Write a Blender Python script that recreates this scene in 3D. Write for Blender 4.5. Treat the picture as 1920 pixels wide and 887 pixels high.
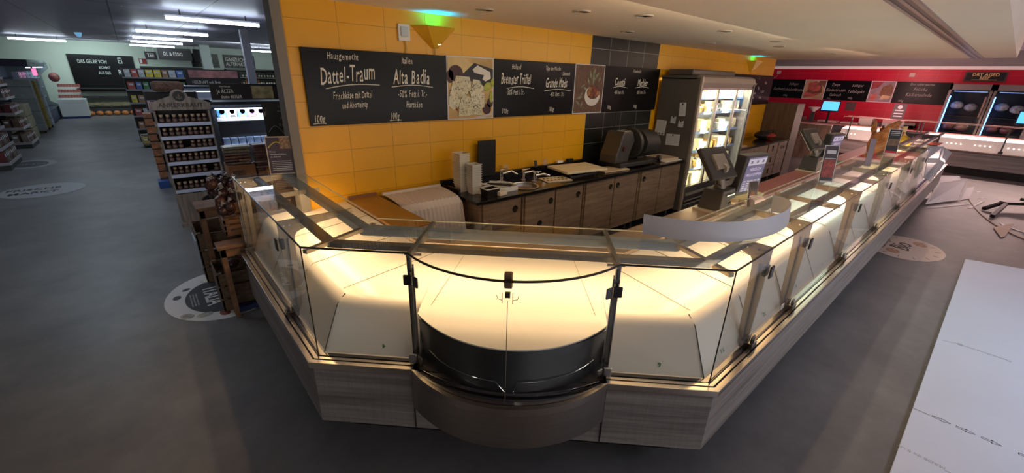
import bpy, bmesh, math, random
from mathutils import Matrix, Vector
R=math.radians
random.seed(7)
for o in list(bpy.data.objects): bpy.data.objects.remove(o)
S=bpy.context.scene; C=S.collection

# ---------------------------------------------------------------- camera
cam=bpy.data.cameras.new('camera'); co=bpy.data.objects.new('camera',cam); C.objects.link(co); S.camera=co
cam.sensor_fit='HORIZONTAL'; cam.sensor_width=36; cam.lens=778/1920*36; cam.clip_start=.05; cam.clip_end=200
def _axes(p,r,h):
    f=Vector((math.cos(h)*math.cos(p),math.sin(h)*math.cos(p),-math.sin(p)))
    rt=Vector((math.sin(h),-math.cos(h),0)); up=rt.cross(f)
    c,s=math.cos(r),math.sin(r)
    return c*rt+s*up, -s*rt+c*up, f
_r,_u,_f=_axes(.3668,.0282,.8486)
co.matrix_world=Matrix(((_r.x,_u.x,-_f.x,0),(_r.y,_u.y,-_f.y,0),(_r.z,_u.z,-_f.z,2.0),(0,0,0,1)))

# ---------------------------------------------------------------- light and exposure
S.view_settings.view_transform='Standard'; S.view_settings.look='None'
S.view_settings.exposure=0.0; S.view_settings.gamma=1.0; S.view_settings.use_curve_mapping=False
W=bpy.data.worlds.new('world'); S.world=W; W.use_nodes=True
W.node_tree.nodes['Background'].inputs[0].default_value=(.62,.68,.8,1)
W.node_tree.nodes['Background'].inputs[1].default_value=.055
def area(name,loc,aim,sx,sy,power,col,spread=180):
    l=bpy.data.lights.new(name,'AREA'); l.shape='RECTANGLE'; l.size=sx; l.size_y=sy; l.energy=power; l.color=col; l.spread=R(spread)
    o=bpy.data.objects.new(name,l); C.objects.link(o); o.location=loc
    d=Vector(aim)-Vector(loc); o.rotation_euler=d.to_track_quat('-Z','Y').to_euler(); return o
WARM=(1,.62,.30); MINT=(.86,1,.78); PINK=(1,.62,.52)
area('front_fill_light',(4,-5.9,1.0),(4,3,2.7),13,1.8,150,(1,.92,.84))  # added fill behind the camera, tilted up to brighten ceiling and walls
area('hall_light',(-3.2,1.5,2.9),(-2.0,4.0,0),.6,3.0,24,(1,.95,.88),120)
area('hall_light',(4.5,-3.2,2.9),(5.0,-1.7,0),4.0,1.0,60,(.80,.86,1),95)
area('hall_light',(11.5,-3,2.9),(12.5,1,0),3.0,1.2,70,(1,.66,.62))
area('meat_wall_light',(14.6,2.2,2.75),(16.8,2.2,1.6),.5,6.0,75,(1,.55,.5))
area('staff_aisle_light',(4.3,1.9,2.48),(4.3,2.9,.9),3.6,.5,20,(1,.80,.55))
area('staff_aisle_light',(8.7,1.8,2.48),(8.8,3.0,.9),2.2,.5,10,(1,.72,.5))
area('aisle_light',(-.6,5.2,2.9),(.2,7.2,.9),1.5,.3,26,(.85,.92,1))
area('aisle_light',(-1.2,10,2.9),(-1.2,10,0),.3,3,22,(.7,.85,1))
area('aisle_light',(-1.2,16,2.9),(-1.5,16,0),.3,4,40,(.75,.88,1))
area('aisle_light',(-1.0,24.5,2.9),(-.8,26.2,.8),2.0,.6,60,(.75,.95,.95))
area('aisle_light',(4.5,20,2.9),(4.5,26.5,1.6),3.0,1.0,90,(.8,.95,.9))

# ---------------------------------------------------------------- materials
def nt(name):
    m=bpy.data.materials.new(name); m.use_nodes=True
    return m,m.node_tree.nodes,m.node_tree.links
def mat(name,col,rough=.5,metal=0,emit=0,ecol=None,noise=0,scale=8,bump=0,spec=.5,coat=0):
    m,n,l=nt(name); b=n['Principled BSDF']
    b.inputs['Base Color'].default_value=(*col,1); b.inputs['Roughness'].default_value=rough; b.inputs['Metallic'].default_value=metal
    b.inputs['Specular IOR Level'].default_value=spec; b.inputs['Coat Weight'].default_value=coat
    if emit: b.inputs['Emission Color'].default_value=(*(ecol or col),1); b.inputs['Emission Strength'].default_value=emit
    if noise or bump:
        t=n.new('ShaderNodeTexCoord'); k=n.new('ShaderNodeTexNoise'); k.inputs['Scale'].default_value=scale; k.inputs['Detail'].default_value=5
        l.new(t.outputs['Object'],k.inputs['Vector'])
        if noise:
            r=n.new('ShaderNodeValToRGB'); r.color_ramp.elements[0].position=.3; r.color_ramp.elements[1].position=.7
            r.color_ramp.elements[0].color=(*[c*(1-noise) for c in col],1); r.color_ramp.elements[1].color=(*[min(1,c*(1+noise)) for c in col],1)
            l.new(k.outputs['Fac'],r.inputs['Fac']); l.new(r.outputs['Color'],b.inputs['Base Color'])
        if bump:
            bp=n.new('ShaderNodeBump'); bp.inputs['Strength'].default_value=bump; bp.inputs['Distance'].default_value=.01
            l.new(k.outputs['Fac'],bp.inputs['Height']); l.new(bp.outputs['Normal'],b.inputs['Normal'])
    return m
def mth(n,l,op,a,b=None,c=None):
    k=n.new('ShaderNodeMath'); k.operation=op
    for i,v in enumerate((a,b,c)):
        if v is None: continue
        if isinstance(v,(int,float)): k.inputs[i].default_value=v
        else: l.new(v,k.inputs[i])
    return k.outputs[0]
def wood(name,c1,c2,vec=(1,1,1),sc=6,rough=.45,saw=.0):
    """long grain along the axis with the small scale factor, fine saw marks across"""
    m,n,l=nt(name); b=n['Principled BSDF']; t=n.new('ShaderNodeTexCoord'); mp=n.new('ShaderNodeMapping')
    mp.inputs['Scale'].default_value=vec; l.new(t.outputs['Object'],mp.inputs['Vector'])
    k=n.new('ShaderNodeTexNoise'); k.inputs['Scale'].default_value=sc; k.inputs['Detail'].default_value=8; k.inputs['Roughness'].default_value=.65
    l.new(mp.outputs[0],k.inputs['Vector'])
    r=n.new('ShaderNodeValToRGB'); e=r.color_ramp.elements; e[0].position=.32; e[0].color=(*c1,1); e[1].position=.68; e[1].color=(*c2,1)
    l.new(k.outputs['Fac'],r.inputs['Fac'])
    out=r.outputs['Color']
    if saw:
        m2=n.new('ShaderNodeMapping'); m2.inputs['Scale'].default_value=(90,90,5); l.new(t.outputs['Object'],m2.inputs['Vector'])
        k2=n.new('ShaderNodeTexNoise'); k2.inputs['Scale'].default_value=1.; k2.inputs['Detail'].default_value=2; l.new(m2.outputs[0],k2.inputs['Vector'])
        mx=n.new('ShaderNodeMixRGB'); mx.blend_type='MULTIPLY'; mx.inputs[0].default_value=saw; l.new(out,mx.inputs[1]); l.new(k2.outputs['Fac'],mx.inputs[2])
        g=n.new('ShaderNodeGamma'); g.inputs[1].default_value=.8; l.new(mx.outputs[0],g.inputs[0]); out=g.outputs[0]
    l.new(out,b.inputs['Base Color']); b.inputs['Roughness'].default_value=rough
    return m
def glass(name,tint=(.97,.985,.975),base=.022,gain=.6):
    m,n,l=nt(name); n.remove(n['Principled BSDF']); o=n['Material Output']
    tr=n.new('ShaderNodeBsdfTransparent'); tr.inputs[0].default_value=(*tint,1); g=n.new('ShaderNodeBsdfGlossy'); g.inputs['Roughness'].default_value=.0
    lw=n.new('ShaderNodeLayerWeight'); lw.inputs[0].default_value=.5
    p=mth(n,l,'POWER',lw.outputs['Facing'],5.0); f=mth(n,l,'MULTIPLY_ADD',p,gain,base)
    mx=n.new('ShaderNodeMixShader'); l.new(f,mx.inputs[0]); l.new(tr.outputs[0],mx.inputs[1]); l.new(g.outputs[0],mx.inputs[2]); l.new(mx.outputs[0],o.inputs['Surface'])
    return m
def tiles(name,col,grout,axis,x0,wx,z0,wz,line=.004,rough=.3,extra=None,noise=.06):
    """axis 'x' or 'y': horizontal world axis the tiles run along"""
    m,n,l=nt(name); b=n['Principled BSDF']; g=n.new('ShaderNodeNewGeometry'); s=n.new('ShaderNodeSeparateXYZ'); l.new(g.outputs['Position'],s.inputs[0])
    def grid(src,o,w):
        a=mth(n,l,'SUBTRACT',src,o); a=mth(n,l,'DIVIDE',a,w); a=mth(n,l,'FRACT',a)
        a=mth(n,l,'SUBTRACT',a,.5); a=mth(n,l,'ABSOLUTE',a); return mth(n,l,'GREATER_THAN',a,.5-line/w/1.)
    h=s.outputs[0 if axis=='x' else 1]
    gx=grid(h,x0,wx); gz=grid(s.outputs[2],z0,wz); gr=mth(n,l,'MAXIMUM',gx,gz)
    k=n.new('ShaderNodeTexNoise'); k.inputs['Scale'].default_value=1.7; k.inputs['Detail'].default_value=4; l.new(g.outputs['Position'],k.inputs['Vector'])
    r=n.new('ShaderNodeValToRGB'); r.color_ramp.elements[0].color=(*[c*(1-noise) for c in col],1); r.color_ramp.elements[1].color=(*[min(1,c*(1+noise)) for c in col],1); l.new(k.outputs['Fac'],r.inputs[0])
    mx=n.new('ShaderNodeMixRGB'); l.new(gr,mx.inputs[0]); l.new(r.outputs[0],mx.inputs[1]); mx.inputs[2].default_value=(*grout,1); out=mx.outputs[0]
    if extra:
        xa,xb,c2,g2=extra
        inn=mth(n,l,'MULTIPLY',mth(n,l,'GREATER_THAN',h,xa),mth(n,l,'LESS_THAN',h,xb))
        m2=n.new('ShaderNodeMixRGB'); l.new(gr,m2.inputs[0]); m2.inputs[1].default_value=(*c2,1); m2.inputs[2].default_value=(*g2,1)
        m3=n.new('ShaderNodeMixRGB'); l.new(inn,m3.inputs[0]); l.new(out,m3.inputs[1]); l.new(m2.outputs[0],m3.inputs[2]); out=m3.outputs[0]
    l.new(out,b.inputs['Base Color']); b.inputs['Roughness'].default_value=rough
    return m
WHITE=mat('white_plastic',(.82,.81,.78),.4); BLACK=mat('black_plastic',(.012,.012,.013),.35); DARK=mat('dark_grey',(.04,.04,.042),.5)
STEEL=mat('brushed_steel',(.52,.51,.49),.28,1,noise=.12,scale=40); STEELD=mat('dark_steel',(.16,.155,.15),.22,1); CHROME=mat('chrome',(.8,.8,.8),.08,1)
RAIL=mat('rail_grey',(.27,.265,.25),.35,.6); RAILB=mat('lamp_housing',(.40,.47,.52),.4,.2)
BRASSY=mat('trim_steel',(.52,.48,.43),.26,1)
DECK=mat('deck_enamel',(.68,.67,.64),.27,noise=.02,scale=2); INK=mat('ink',(.03,.05,.04),.5); GREEN_INK=mat('green_ink',(.02,.16,.05),.5)
SEAM=mat('seam',(.18,.15,.10),.6)
GLASS=glass('clear_glass'); PLASTIC=glass('clear_plastic',(.90,.91,.94),.08,.8)
SKIRT=wood('grey_oak',(.075,.066,.062),(.27,.24,.225),(.35,.35,11),2.2,.5,.35)
CAB=wood('brown_oak',(.115,.068,.04),(.34,.22,.13),(.8,.8,7),2.5,.5,.5)
PANEL=wood('tall_oak',(.085,.052,.032),(.20,.13,.08),(7,7,.6),2.5,.5,.4)
BOWED=None
CRATE=wood('crate_wood',(.13,.07,.03),(.36,.20,.085),(3,3,8),4,.6); ORANGE=wood('honey_wood',(.30,.12,.03),(.62,.30,.09),(3,3,5),4,.45)
RACKW=wood('rack_wood',(.10,.075,.06),(.30,.235,.19),(8,8,.8),3,.6,.4)
STONE=mat('black_granite',(.012,.011,.010),.12,noise=.3,scale=60); LEDGE=mat('service_ledge',(.42,.33,.26),.22,.35,noise=.06,scale=5)
PINKSTONE=mat('red_granite',(.30,.10,.085),.3,noise=.25,scale=50)
CREAM=mat('ceiling_paint',(.92,.80,.66),.8,noise=.02,scale=1); FRAME=mat('grey_frame',(.24,.22,.19),.6)
BOARD=mat('chalkboard',(.004,.004,.005),.28,spec=.22); CHALK=mat('chalk_writing',(.85,.82,.72),.8); LABELW=mat('paper_white',(.72,.73,.78),.6)
FRIDGE=mat('fridge_grey',(.17,.155,.14),.42,.35,noise=.04,scale=3)
PINKC=mat('canopy_taupe',(.40,.33,.29),.4,.3)
TUBE=mat('tube_light',(.8,.9,1),.5,emit=20,ecol=(.75,.88,1))

# ---------------------------------------------------------------- mesh helpers
class M:
    def __init__(s): s.v=[]; s.f=[]; s.m=[]; s.mats=[]; s.cur=0
    def use(s,m):
        if m not in s.mats: s.mats.append(m)
        s.cur=s.mats.index(m); return s
    def add(s,vs,fs):
        b=len(s.v); s.v+=[tuple(v) for v in vs]
        for f in fs: s.f.append(tuple(b+i for i in f)); s.m.append(s.cur)
        return s
    def box(s,x0,x1,y0,y1,z0,z1): return s.hexa([(x0,y0,z0),(x1,y0,z0),(x1,y1,z0),(x0,y1,z0),(x0,y0,z1),(x1,y0,z1),(x1,y1,z1),(x0,y1,z1)])
    def hexa(s,v): return s.add(v,[(0,3,2,1),(4,5,6,7),(0,1,5,4),(1,2,6,5),(2,3,7,6),(3,0,4,7)])
    def obox(s,mx,a,b,c):
        v=[mx@Vector(((i-.5)*a,(j-.5)*b,(k-.5)*c)) for k in (0,1) for i,j in ((0,0),(1,0),(1,1),(0,1))]
        return s.hexa(v)
    def bar(s,p,q,w,h,up=(0,0,1)):
        p=Vector(p);q=Vector(q);d=(q-p);L=d.length;d/=L;u=Vector(up);sd=d.cross(u)
        if sd.length<1e-4: sd=Vector((1,0,0))
        sd.normalize();u=sd.cross(d)
        a=sd*w/2;b=u*h/2
        return s.hexa([p-a-b,q-a-b,q+a-b,p+a-b,p-a+b,q-a+b,q+a+b,p+a+b])
    def prism(s,poly,z0,z1,mx=None):
        n=len(poly); v=[Vector((x,y,z0)) for x,y in poly]+[Vector((x,y,z1)) for x,y in poly]
        if mx: v=[mx@p for p in v]
        return s.add(v,[tuple(range(n))[::-1],tuple(range(n,2*n))]+[(i,(i+1)%n,n+(i+1)%n,n+i) for i in range(n)])
    def path(s,pts,r,n=8,cap=True):
        pts=[Vector(p) for p in pts]; rings=[]
        for i,p in enumerate(pts):
            a=pts[max(0,i-1)];b=pts[min(len(pts)-1,i+1)];d=(b-a).normalized()
            u=Vector((0,0,1)) if abs(d.z)<.95 else Vector((1,0,0)); x=d.cross(u).normalized(); y=x.cross(d)
            rr=r[i] if isinstance(r,(list,tuple)) else r
            rings.append([p+x*rr*math.cos(2*math.pi*k/n)+y*rr*math.sin(2*math.pi*k/n) for k in range(n)])
        v=[q for g in rings for q in g]; f=[]
        for i in range(len(pts)-1):
            for k in range(n): f.append((i*n+k,i*n+(k+1)%n,(i+1)*n+(k+1)%n,(i+1)*n+k))
        if cap: f.append(tuple(range(n))[::-1]); f.append(tuple((len(pts)-1)*n+k for k in range(n)))
        return s.add(v,f)
    def lathe(s,prof,c=(0,0,0),n=12,mx=None):
        v=[];f=[]
        for r,z in prof:
            for k in range(n):
                a=2*math.pi*k/n; p=Vector((c[0]+r*math.cos(a),c[1]+r*math.sin(a),c[2]+z)); v.append(mx@p if mx else p)
        for i in range(len(prof)-1):
            for k in range(n): f.append((i*n+k,i*n+(k+1)%n,(i+1)*n+(k+1)%n,(i+1)*n+k))
        f.append(tuple(range(n))[::-1]); f.append(tuple((len(prof)-1)*n+k for k in range(n)))
        return s.add(v,f)
    def grid(s,rows,closed=False):
        n=len(rows[0]); v=[p for r in rows for p in r]; f=[]
        for i in range(len(rows)-1):
            for k in range(n if closed else n-1): f.append((i*n+k,i*n+(k+1)%n,(i+1)*n+(k+1)%n,(i+1)*n+k))
        return s.add(v,f)
    def sheet(s,rows,th=.004):
        """grid with thickness along its own vertex normals (approx. by extruding each row point)"""
        V=[[Vector(p) for p in r] for r in rows]; nr,nc=len(V),len(V[0]); N=[]
        for i in range(nr):
            for k in range(nc):
                a=V[min(i+1,nr-1)][k]-V[max(i-1,0)][k]; b=V[i][min(k+1,nc-1)]-V[i][max(k-1,0)]; q=a.cross(b); N.append(q.normalized() if q.length>1e-9 else Vector((0,0,1)))
        top=[p+N[i]*th/2 for i,p in enumerate(sum(V,[]))]; bot=[p-N[i]*th/2 for i,p in enumerate(sum(V,[]))]; m=nr*nc
        f=[]
        for i in range(nr-1):
            for k in range(nc-1):
                a,b,c,d=i*nc+k,i*nc+k+1,(i+1)*nc+k+1,(i+1)*nc+k; f.append((a,b,c,d)); f.append((m+d,m+c,m+b,m+a))
        ring=[k for k in range(nc)]+[i*nc+nc-1 for i in range(1,nr)]+[(nr-1)*nc+k for k in range(nc-2,-1,-1)]+[i*nc for i in range(nr-2,0,-1)]
        for i in range(len(ring)): a,b=ring[i],ring[(i+1)%len(ring)]; f.append((b,a,m+a,m+b))
        return s.add(top+bot,f)
    def ball(s,c,r,n=8,sc=(1,1,1),mx=None):
        v=[];f=[];h=n//2+1
        for i in range(h+1):
            t=math.pi*i/h
            for k in range(n):
                a=2*math.pi*k/n; p=Vector((c[0]+sc[0]*r*math.sin(t)*math.cos(a),c[1]+sc[1]*r*math.sin(t)*math.sin(a),c[2]-sc[2]*r*math.cos(t))); v.append(mx@p if mx else p)
        for i in range(h):
            for k in range(n): f.append((i*n+k,i*n+(k+1)%n,(i+1)*n+(k+1)%n,(i+1)*n+k))
        return s.add(v,f)
    def build(s,name,m=None,parent=None,smooth=False,bevel=0,local=False):
        me=bpy.data.meshes.new(name); off=Vector((0,0,0))
        if parent and not local:
            q=parent
            while q: off+=q.location; q=q.parent
        me.from_pydata([tuple(Vector(v)-off) for v in s.v],[],s.f)
        ms=s.mats or [m]
        for k in ms: me.materials.append(k)
        if s.mats: me.polygons.foreach_set('material_index',s.m)
        me.update(); bm=bmesh.new(); bm.from_mesh(me); bmesh.ops.remove_doubles(bm,verts=bm.verts,dist=1e-5)
        bmesh.ops.recalc_face_normals(bm,faces=bm.faces); bm.to_mesh(me); bm.free()
        if smooth:
            me.polygons.foreach_set('use_smooth',[True]*len(me.polygons)); me.set_sharp_from_angle(angle=R(40))
        o=bpy.data.objects.new(name,me); C.objects.link(o)
        if parent: o.parent=parent
        if bevel:
            b=o.modifiers.new('bevel','BEVEL'); b.width=bevel; b.segments=2; b.limit_method='ANGLE'; b.angle_limit=R(35)
        return o
def nth(i): return ['first','second','third','fourth','fifth','sixth','seventh','eighth','ninth','tenth','eleventh','twelfth','thirteenth','fourteenth','fifteenth','sixteenth','seventeenth','eighteenth'][i] if i<18 else 'last but %d'%i
def tag(o,label,cat,group=None,kind=None):
    o['label']=label; o['category']=cat
    if group: o['group']=group
    if kind: o['kind']=kind
    return o
def thing(name,label,cat,loc=(0,0,0),rotz=0,group=None):
    o=bpy.data.objects.new(name,None); C.objects.link(o); o.location=loc; o.rotation_euler=(0,0,rotz); o.empty_display_size=.05
    return tag(o,label,cat,group)
def struct(name,mm,m=None,label=None,**k):
    o=mm.build(name,m,**k); o['kind']='structure'
    if label: o['label']=label
    return o
def dup(root,loc,rotz=None,label=None,group=None):
    r=root.copy(); C.objects.link(r); r.location=loc
    if rotz is not None: r.rotation_euler=(0,0,rotz)
    if label: r['label']=label
    if group: r['group']=group
    for ch in list(root.children):
        c=ch.copy(); C.objects.link(c); c.parent=r
        for g in list(ch.children):
            d=g.copy(); C.objects.link(d); d.parent=c
    return r
_tc={}
def text(mm,s,org,xd,ud,size,align='CENTER',shear=0,sx=1,lift=.002,bold=0):
    """letters as a thin raised mesh: org = anchor on the baseline, xd = reading direction, ud = up direction"""
    key=(s,align,shear,bold)
    if key not in _tc:
        cu=bpy.data.curves.new('t','FONT'); cu.body=s; cu.size=1; cu.align_x=align; cu.shear=shear; cu.offset=bold; cu.resolution_u=2; cu.extrude=.006
        ob=bpy.data.objects.new('t',cu); C.objects.link(ob); dg=bpy.context.evaluated_depsgraph_get(); dg.update()
        me=bpy.data.meshes.new_from_object(ob.evaluated_get(dg)); _tc[key]=([tuple(v.co) for v in me.vertices],[tuple(p.vertices) for p in me.polygons])
        bpy.data.objects.remove(ob); bpy.data.curves.remove(cu); bpy.data.meshes.remove(me)
    vs,fs=_tc[key]; o=Vector(org); xd=Vector(xd).normalized(); ud=Vector(ud).normalized(); nd=xd.cross(ud)
    mm.add([o+xd*v[0]*size*sx+ud*v[1]*size+nd*(v[2]*size+lift) for v in vs],fs); return mm
def hand_text(mm,s,org,xd,ud,size,seed=0,sx=.62,slope=.0,bold=.0):
    """chalk handwriting: each letter a little out of line and size"""
    rn=random.Random(seed+len(s)); o=Vector(org); xd=Vector(xd).normalized(); ud=Vector(ud).normalized()
    adv={'i':.28,'l':.28,'t':.36,'f':.34,'I':.3,'.':.26,' ':.32,'m':.86,'w':.8,'M':.86,'W':.95,'r':.4,'-':.4,'j':.3,'1':.5,'/':.35,'%':.85,'s':.5}
    w=[adv.get(c,.56 if not c.isupper() else .7)*size*sx for c in s]; tot=sum(w); x=-tot/2
    for c,a in zip(s,w):
        if c!=' ': text(mm,c,o+xd*(x+a/2)+ud*(rn.uniform(-.04,.04)*size+slope*x),xd,ud,size*rn.uniform(.94,1.08),'CENTER',.22,sx,bold=bold)
        x+=a
    return mm
# ================================================================ SETTING
def floor_mat():
    m,n,l=nt('floor_vinyl'); b=n['Principled BSDF']; t=n.new('ShaderNodeTexCoord')
    k=n.new('ShaderNodeTexNoise'); k.inputs['Scale'].default_value=1.6; k.inputs['Detail'].default_value=9; k.inputs['Roughness'].default_value=.7; l.new(t.outputs['Object'],k.inputs['Vector'])
    r=n.new('ShaderNodeValToRGB'); r.color_ramp.elements[0].position=.3; r.color_ramp.elements[1].position=.72
    r.color_ramp.elements[0].color=(.115,.115,.117,1); r.color_ramp.elements[1].color=(.215,.21,.205,1); l.new(k.outputs[0],r.inputs[0]); l.new(r.outputs[0],b.inputs['Base Color'])
    b.inputs['Roughness'].default_value=.42
    return m
struct('floor',M().box(-9,17,-6,27.5,-.1,0),floor_mat())
m_store=tiles('ceiling_panels',(.33,.33,.36),(.10,.10,.12),'x',.2,1.25,0,50,line=.012,rough=.6)
# add the second panel direction
def ceil_mat():
    m,n,l=nt('ceiling_panels_grid'); b=n['Principled BSDF']; g=n.new('ShaderNodeNewGeometry'); s=n.new('ShaderNodeSeparateXYZ'); l.new(g.outputs['Position'],s.inputs[0])
    def grid(src,w,t):
        a=mth(n,l,'DIVIDE',src,w); a=mth(n,l,'FRACT',a); a=mth(n,l,'SUBTRACT',a,.5); a=mth(n,l,'ABSOLUTE',a); return mth(n,l,'GREATER_THAN',a,.5-t/w)
    gr=mth(n,l,'MAXIMUM',grid(s.outputs[0],1.25,.010),grid(s.outputs[1],2.5,.014))
    mx=n.new('ShaderNodeMixRGB'); l.new(gr,mx.inputs[0]); mx.inputs[1].default_value=(.62,.58,.72,1); mx.inputs[2].default_value=(.16,.15,.20,1)
    l.new(mx.outputs[0],b.inputs['Base Color']); b.inputs['Roughness'].default_value=.45; return m
struct('ceiling',M().box(-9,17,-6,27.5,2.95,3.0),ceil_mat())
struct('ceiling',M().box(.90,11.05,.2,3.72,2.51,2.75),CREAM)
YEL=tiles('yellow_tiles',(.86,.43,.008),(.52,.25,.008),'x',.94,.39,-.002,.1972,line=.0022,rough=.32,extra=(4.45,6.01,(.016,.018,.017),(.42,.42,.38)))
struct('wall_back',M().box(.93,10.7,3.65,3.78,0,2.51),YEL)
t=M().box(.86,.93,3.63,3.80,0,2.95); struct('trim_1',t,FRAME)
RED=tiles('red_tiles',(.56,.001,.030),(.60,.08,.10),'y',.35,.42,-.002,.1972,line=.0022,rough=.35)
struct('wall_right',M().box(16.8,16.95,-6,7,0,2.50),RED)
struct('trim_2',M().box(16.8,16.95,-6,7,2.58,2.95),mat('soffit_grey',(.30,.27,.27),.6))
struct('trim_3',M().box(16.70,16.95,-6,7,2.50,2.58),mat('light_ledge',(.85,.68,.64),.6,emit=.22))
struct('wall_far',M().box(-9,12,26.3,26.5,0,2.95),mat('store_wall',(.55,.62,.53),.7,noise=.04,scale=.6))
struct('wall_left',M().box(-9.1,-9,-6,27.5,0,2.95),mat('store_wall_dark',(.30,.32,.31),.7))
cm=M().box(2.40,2.58,13.4,13.6,0,2.95); struct('trim_4',cm,mat('column_paint',(.55,.55,.66),.5))   # column behind the chillers
cm=M().box(2.62,2.98,23.9,24.2,0,2.95); struct('trim_5',cm,mat('column_paint_b',(.42,.48,.47),.5))

# ================================================================ SERVICE COUNTER
S0=2.38; RT=2**.5; SC=-.107; YE=3.80; XE=12.0
def LP(d,y): return (.385+d,y)
def Lc(d): return (.385+d,S0-.385+(RT-1)*d)
def Rc(d): return (S0-.539+(RT-1)*d,.539+d)
def FP(s,d): q=S0+RT*d; return ((q+RT*s)/2,(q-RT*s)/2)
P1=SC-.49; P2=SC+.49
def ends(seg,d):
    if seg=='L': return (.385+d,YE),Lc(d)
    if seg=='F1': return Lc(d),FP(P1,d)
    if seg=='F2': return FP(P2,d),Rc(d)
    if seg=='F': return Lc(d),Rc(d)
    if seg=='R': return Rc(d),(XE,.539+d)
def sweep(mm,prof,seg,closed=True):
    a=[];b=[]
    for d,z in prof:
        p,q=ends(seg,d); a.append((p[0],p[1],z)); b.append((q[0],q[1],z))
    n=len(prof); v=a+b
    f=[(i,(i+1)%n,n+(i+1)%n,n+i) for i in range(n if closed else n-1)]
    if closed: f+=[tuple(range(n))[::-1],tuple(range(n,2*n))]
    return mm.add(v,f)
def rect(d0,d1,z0,z1): return [(d0,z0),(d1,z0),(d1,z1),(d0,z1)]
DKP=[(.088,.596),(.098,.60),(.198,.815),(.210,.835),(.226,.850),(.246,.860),(.270,.866),(.84,.928),(.84,.90),(.26,.84),(.2,.80),(.10,.58)]
def dz(d): return .866+(d-.27)*.1088
ctrL=thing('service_counter','left wing of the glass service counter, beside the wooden crates and the yellow wall','counter',(.75,2.9,0))
ctrF=thing('service_counter','angled corner of the glass service counter with the bowed steel panel and curved glass','counter',(1.35,1.5,0))
ctrR=thing('service_counter','long right wing of the glass service counter running back towards the red wall','counter',(6.5,1.1,0))
own={'L':ctrL,'F1':ctrF,'F2':ctrF,'F':ctrF,'R':ctrR}
for seg in ('L','F1','F2','R'):
    P=own[seg]
    sweep(M(),rect(.02,.05,.20,.562),seg).build('skirt_panel',SKIRT,P)
    sweep(M(),rect(-.002,.026,.565,.602),seg).build('trim_rail',BRASSY,P,bevel=.002)
    sweep(M(),rect(.033,.052,.560,.603),seg).build('trim_rail',BRASSY,P,bevel=.001)
    sweep(M(),rect(.026,.096,.555,.585),seg).build('gutter',BLACK,P)
    sweep(M(),rect(.066,.088,.585,.600),seg).build('glass_channel',STEELD,P)
    o=sweep(M(),DKP,seg).build('deck_panel',DECK,P,smooth=True)
for seg in ('L','F','R'):
    P=own[seg]
    sweep(M(),rect(.20,1.0,.0,.20),seg).build('plinth',BLACK,P)
    sweep(M(),rect(.05,1.04,.20,.56),seg).build('carcass',DARK,P)
    sweep(M(),rect(.86,1.04,.56,.925),seg).build('rear_panel',DARK,P)
    if seg=='F': sweep(M(),rect(.843,1.10,.925,.953),seg).build('service_ledge',LEDGE,P,bevel=.004)
    if seg=='L': M().prism([LP(.843,2.6),Lc(.843),Lc(1.10),LP(1.10,2.6)],.925,.953).build('service_ledge',LEDGE,P)
    if seg=='R':
        M().prism([Rc(.843),(4.1,.539+.843),(4.1,.539+1.10),Rc(1.10)],.925,.953).build('service_ledge',LEDGE,P); M().box(4.105,XE,.539+.843,.539+1.10,.925,.953).build('service_ledge',PINKSTONE,P)
    sweep(M(),rect(.195,.245,1.165,1.195),seg).build('front_rail',RAIL,P,bevel=.003)
    sweep(M(),rect(.405,.465,1.155,1.205),seg).build('lamp_rail',RAILB if seg!='R' else RAIL,P,bevel=.006)
# left end cheek and worktop behind the left wing
M().prism([LP(.05,YE),LP(1.04,YE),LP(1.04,YE+.02),LP(.05,YE+.02)],.2,.9).build('end_panel',SKIRT,ctrL)
# seams across the panels
for s in (P1-.004,P2+.004):
    p=FP(s,.016);q=FP(s,.016); M().bar((p[0],p[1],.205),(p[0],p[1],.56),.004,.008,(1,1,0)).build('panel_seam',BLACK,ctrF)
def deckseam(P,pts,m=SEAM,r=.0016):
    M().path(pts,r,5).build('deck_seam',m,P)
def dp(x,y,d,e=.0015): return (x,y,dz(d)+e)
for y in (3.16,2.62):
    deckseam(ctrL,[(.385+.09,y,.605),(.385+.2,y,.825),(.385+.25,y,.866),dp(.385+.30,y,.30),dp(.385+.84,y,.84)])
for c,d2 in ((Lc,1),(Rc,1)):
    P=ctrF; a=c(.092); b=c(.205); e=c(.26); g=c(.84)
    deckseam(P,[(a[0],a[1],.60),(b[0],b[1],.83),(e[0],e[1],.869)],m=INK,r=.0028)
a=FP(-.70,.26); b=Lc(.84); deckseam(ctrF,[(Lc(.27)[0],Lc(.27)[1]+.05,.873),dp(*FP(P1-.02,.80),.80)])
deckseam(ctrF,[(Rc(.27)[0]+.03,Rc(.27)[1],.873),dp(*FP(P2+.02,.80),.80)])
for x in (2.46,3.03,3.68,4.33,4.98,5.63,6.28,6.93,7.58,8.23,8.9,9.5,10.2,10.9):
    y0=.539; deckseam(ctrR,[(x,y0+.09,.603),(x,y0+.2,.823),(x,y0+.25,.864),dp(x,y0+.30,.30),dp(x,y0+.84,.84)],r=.0022)
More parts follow.
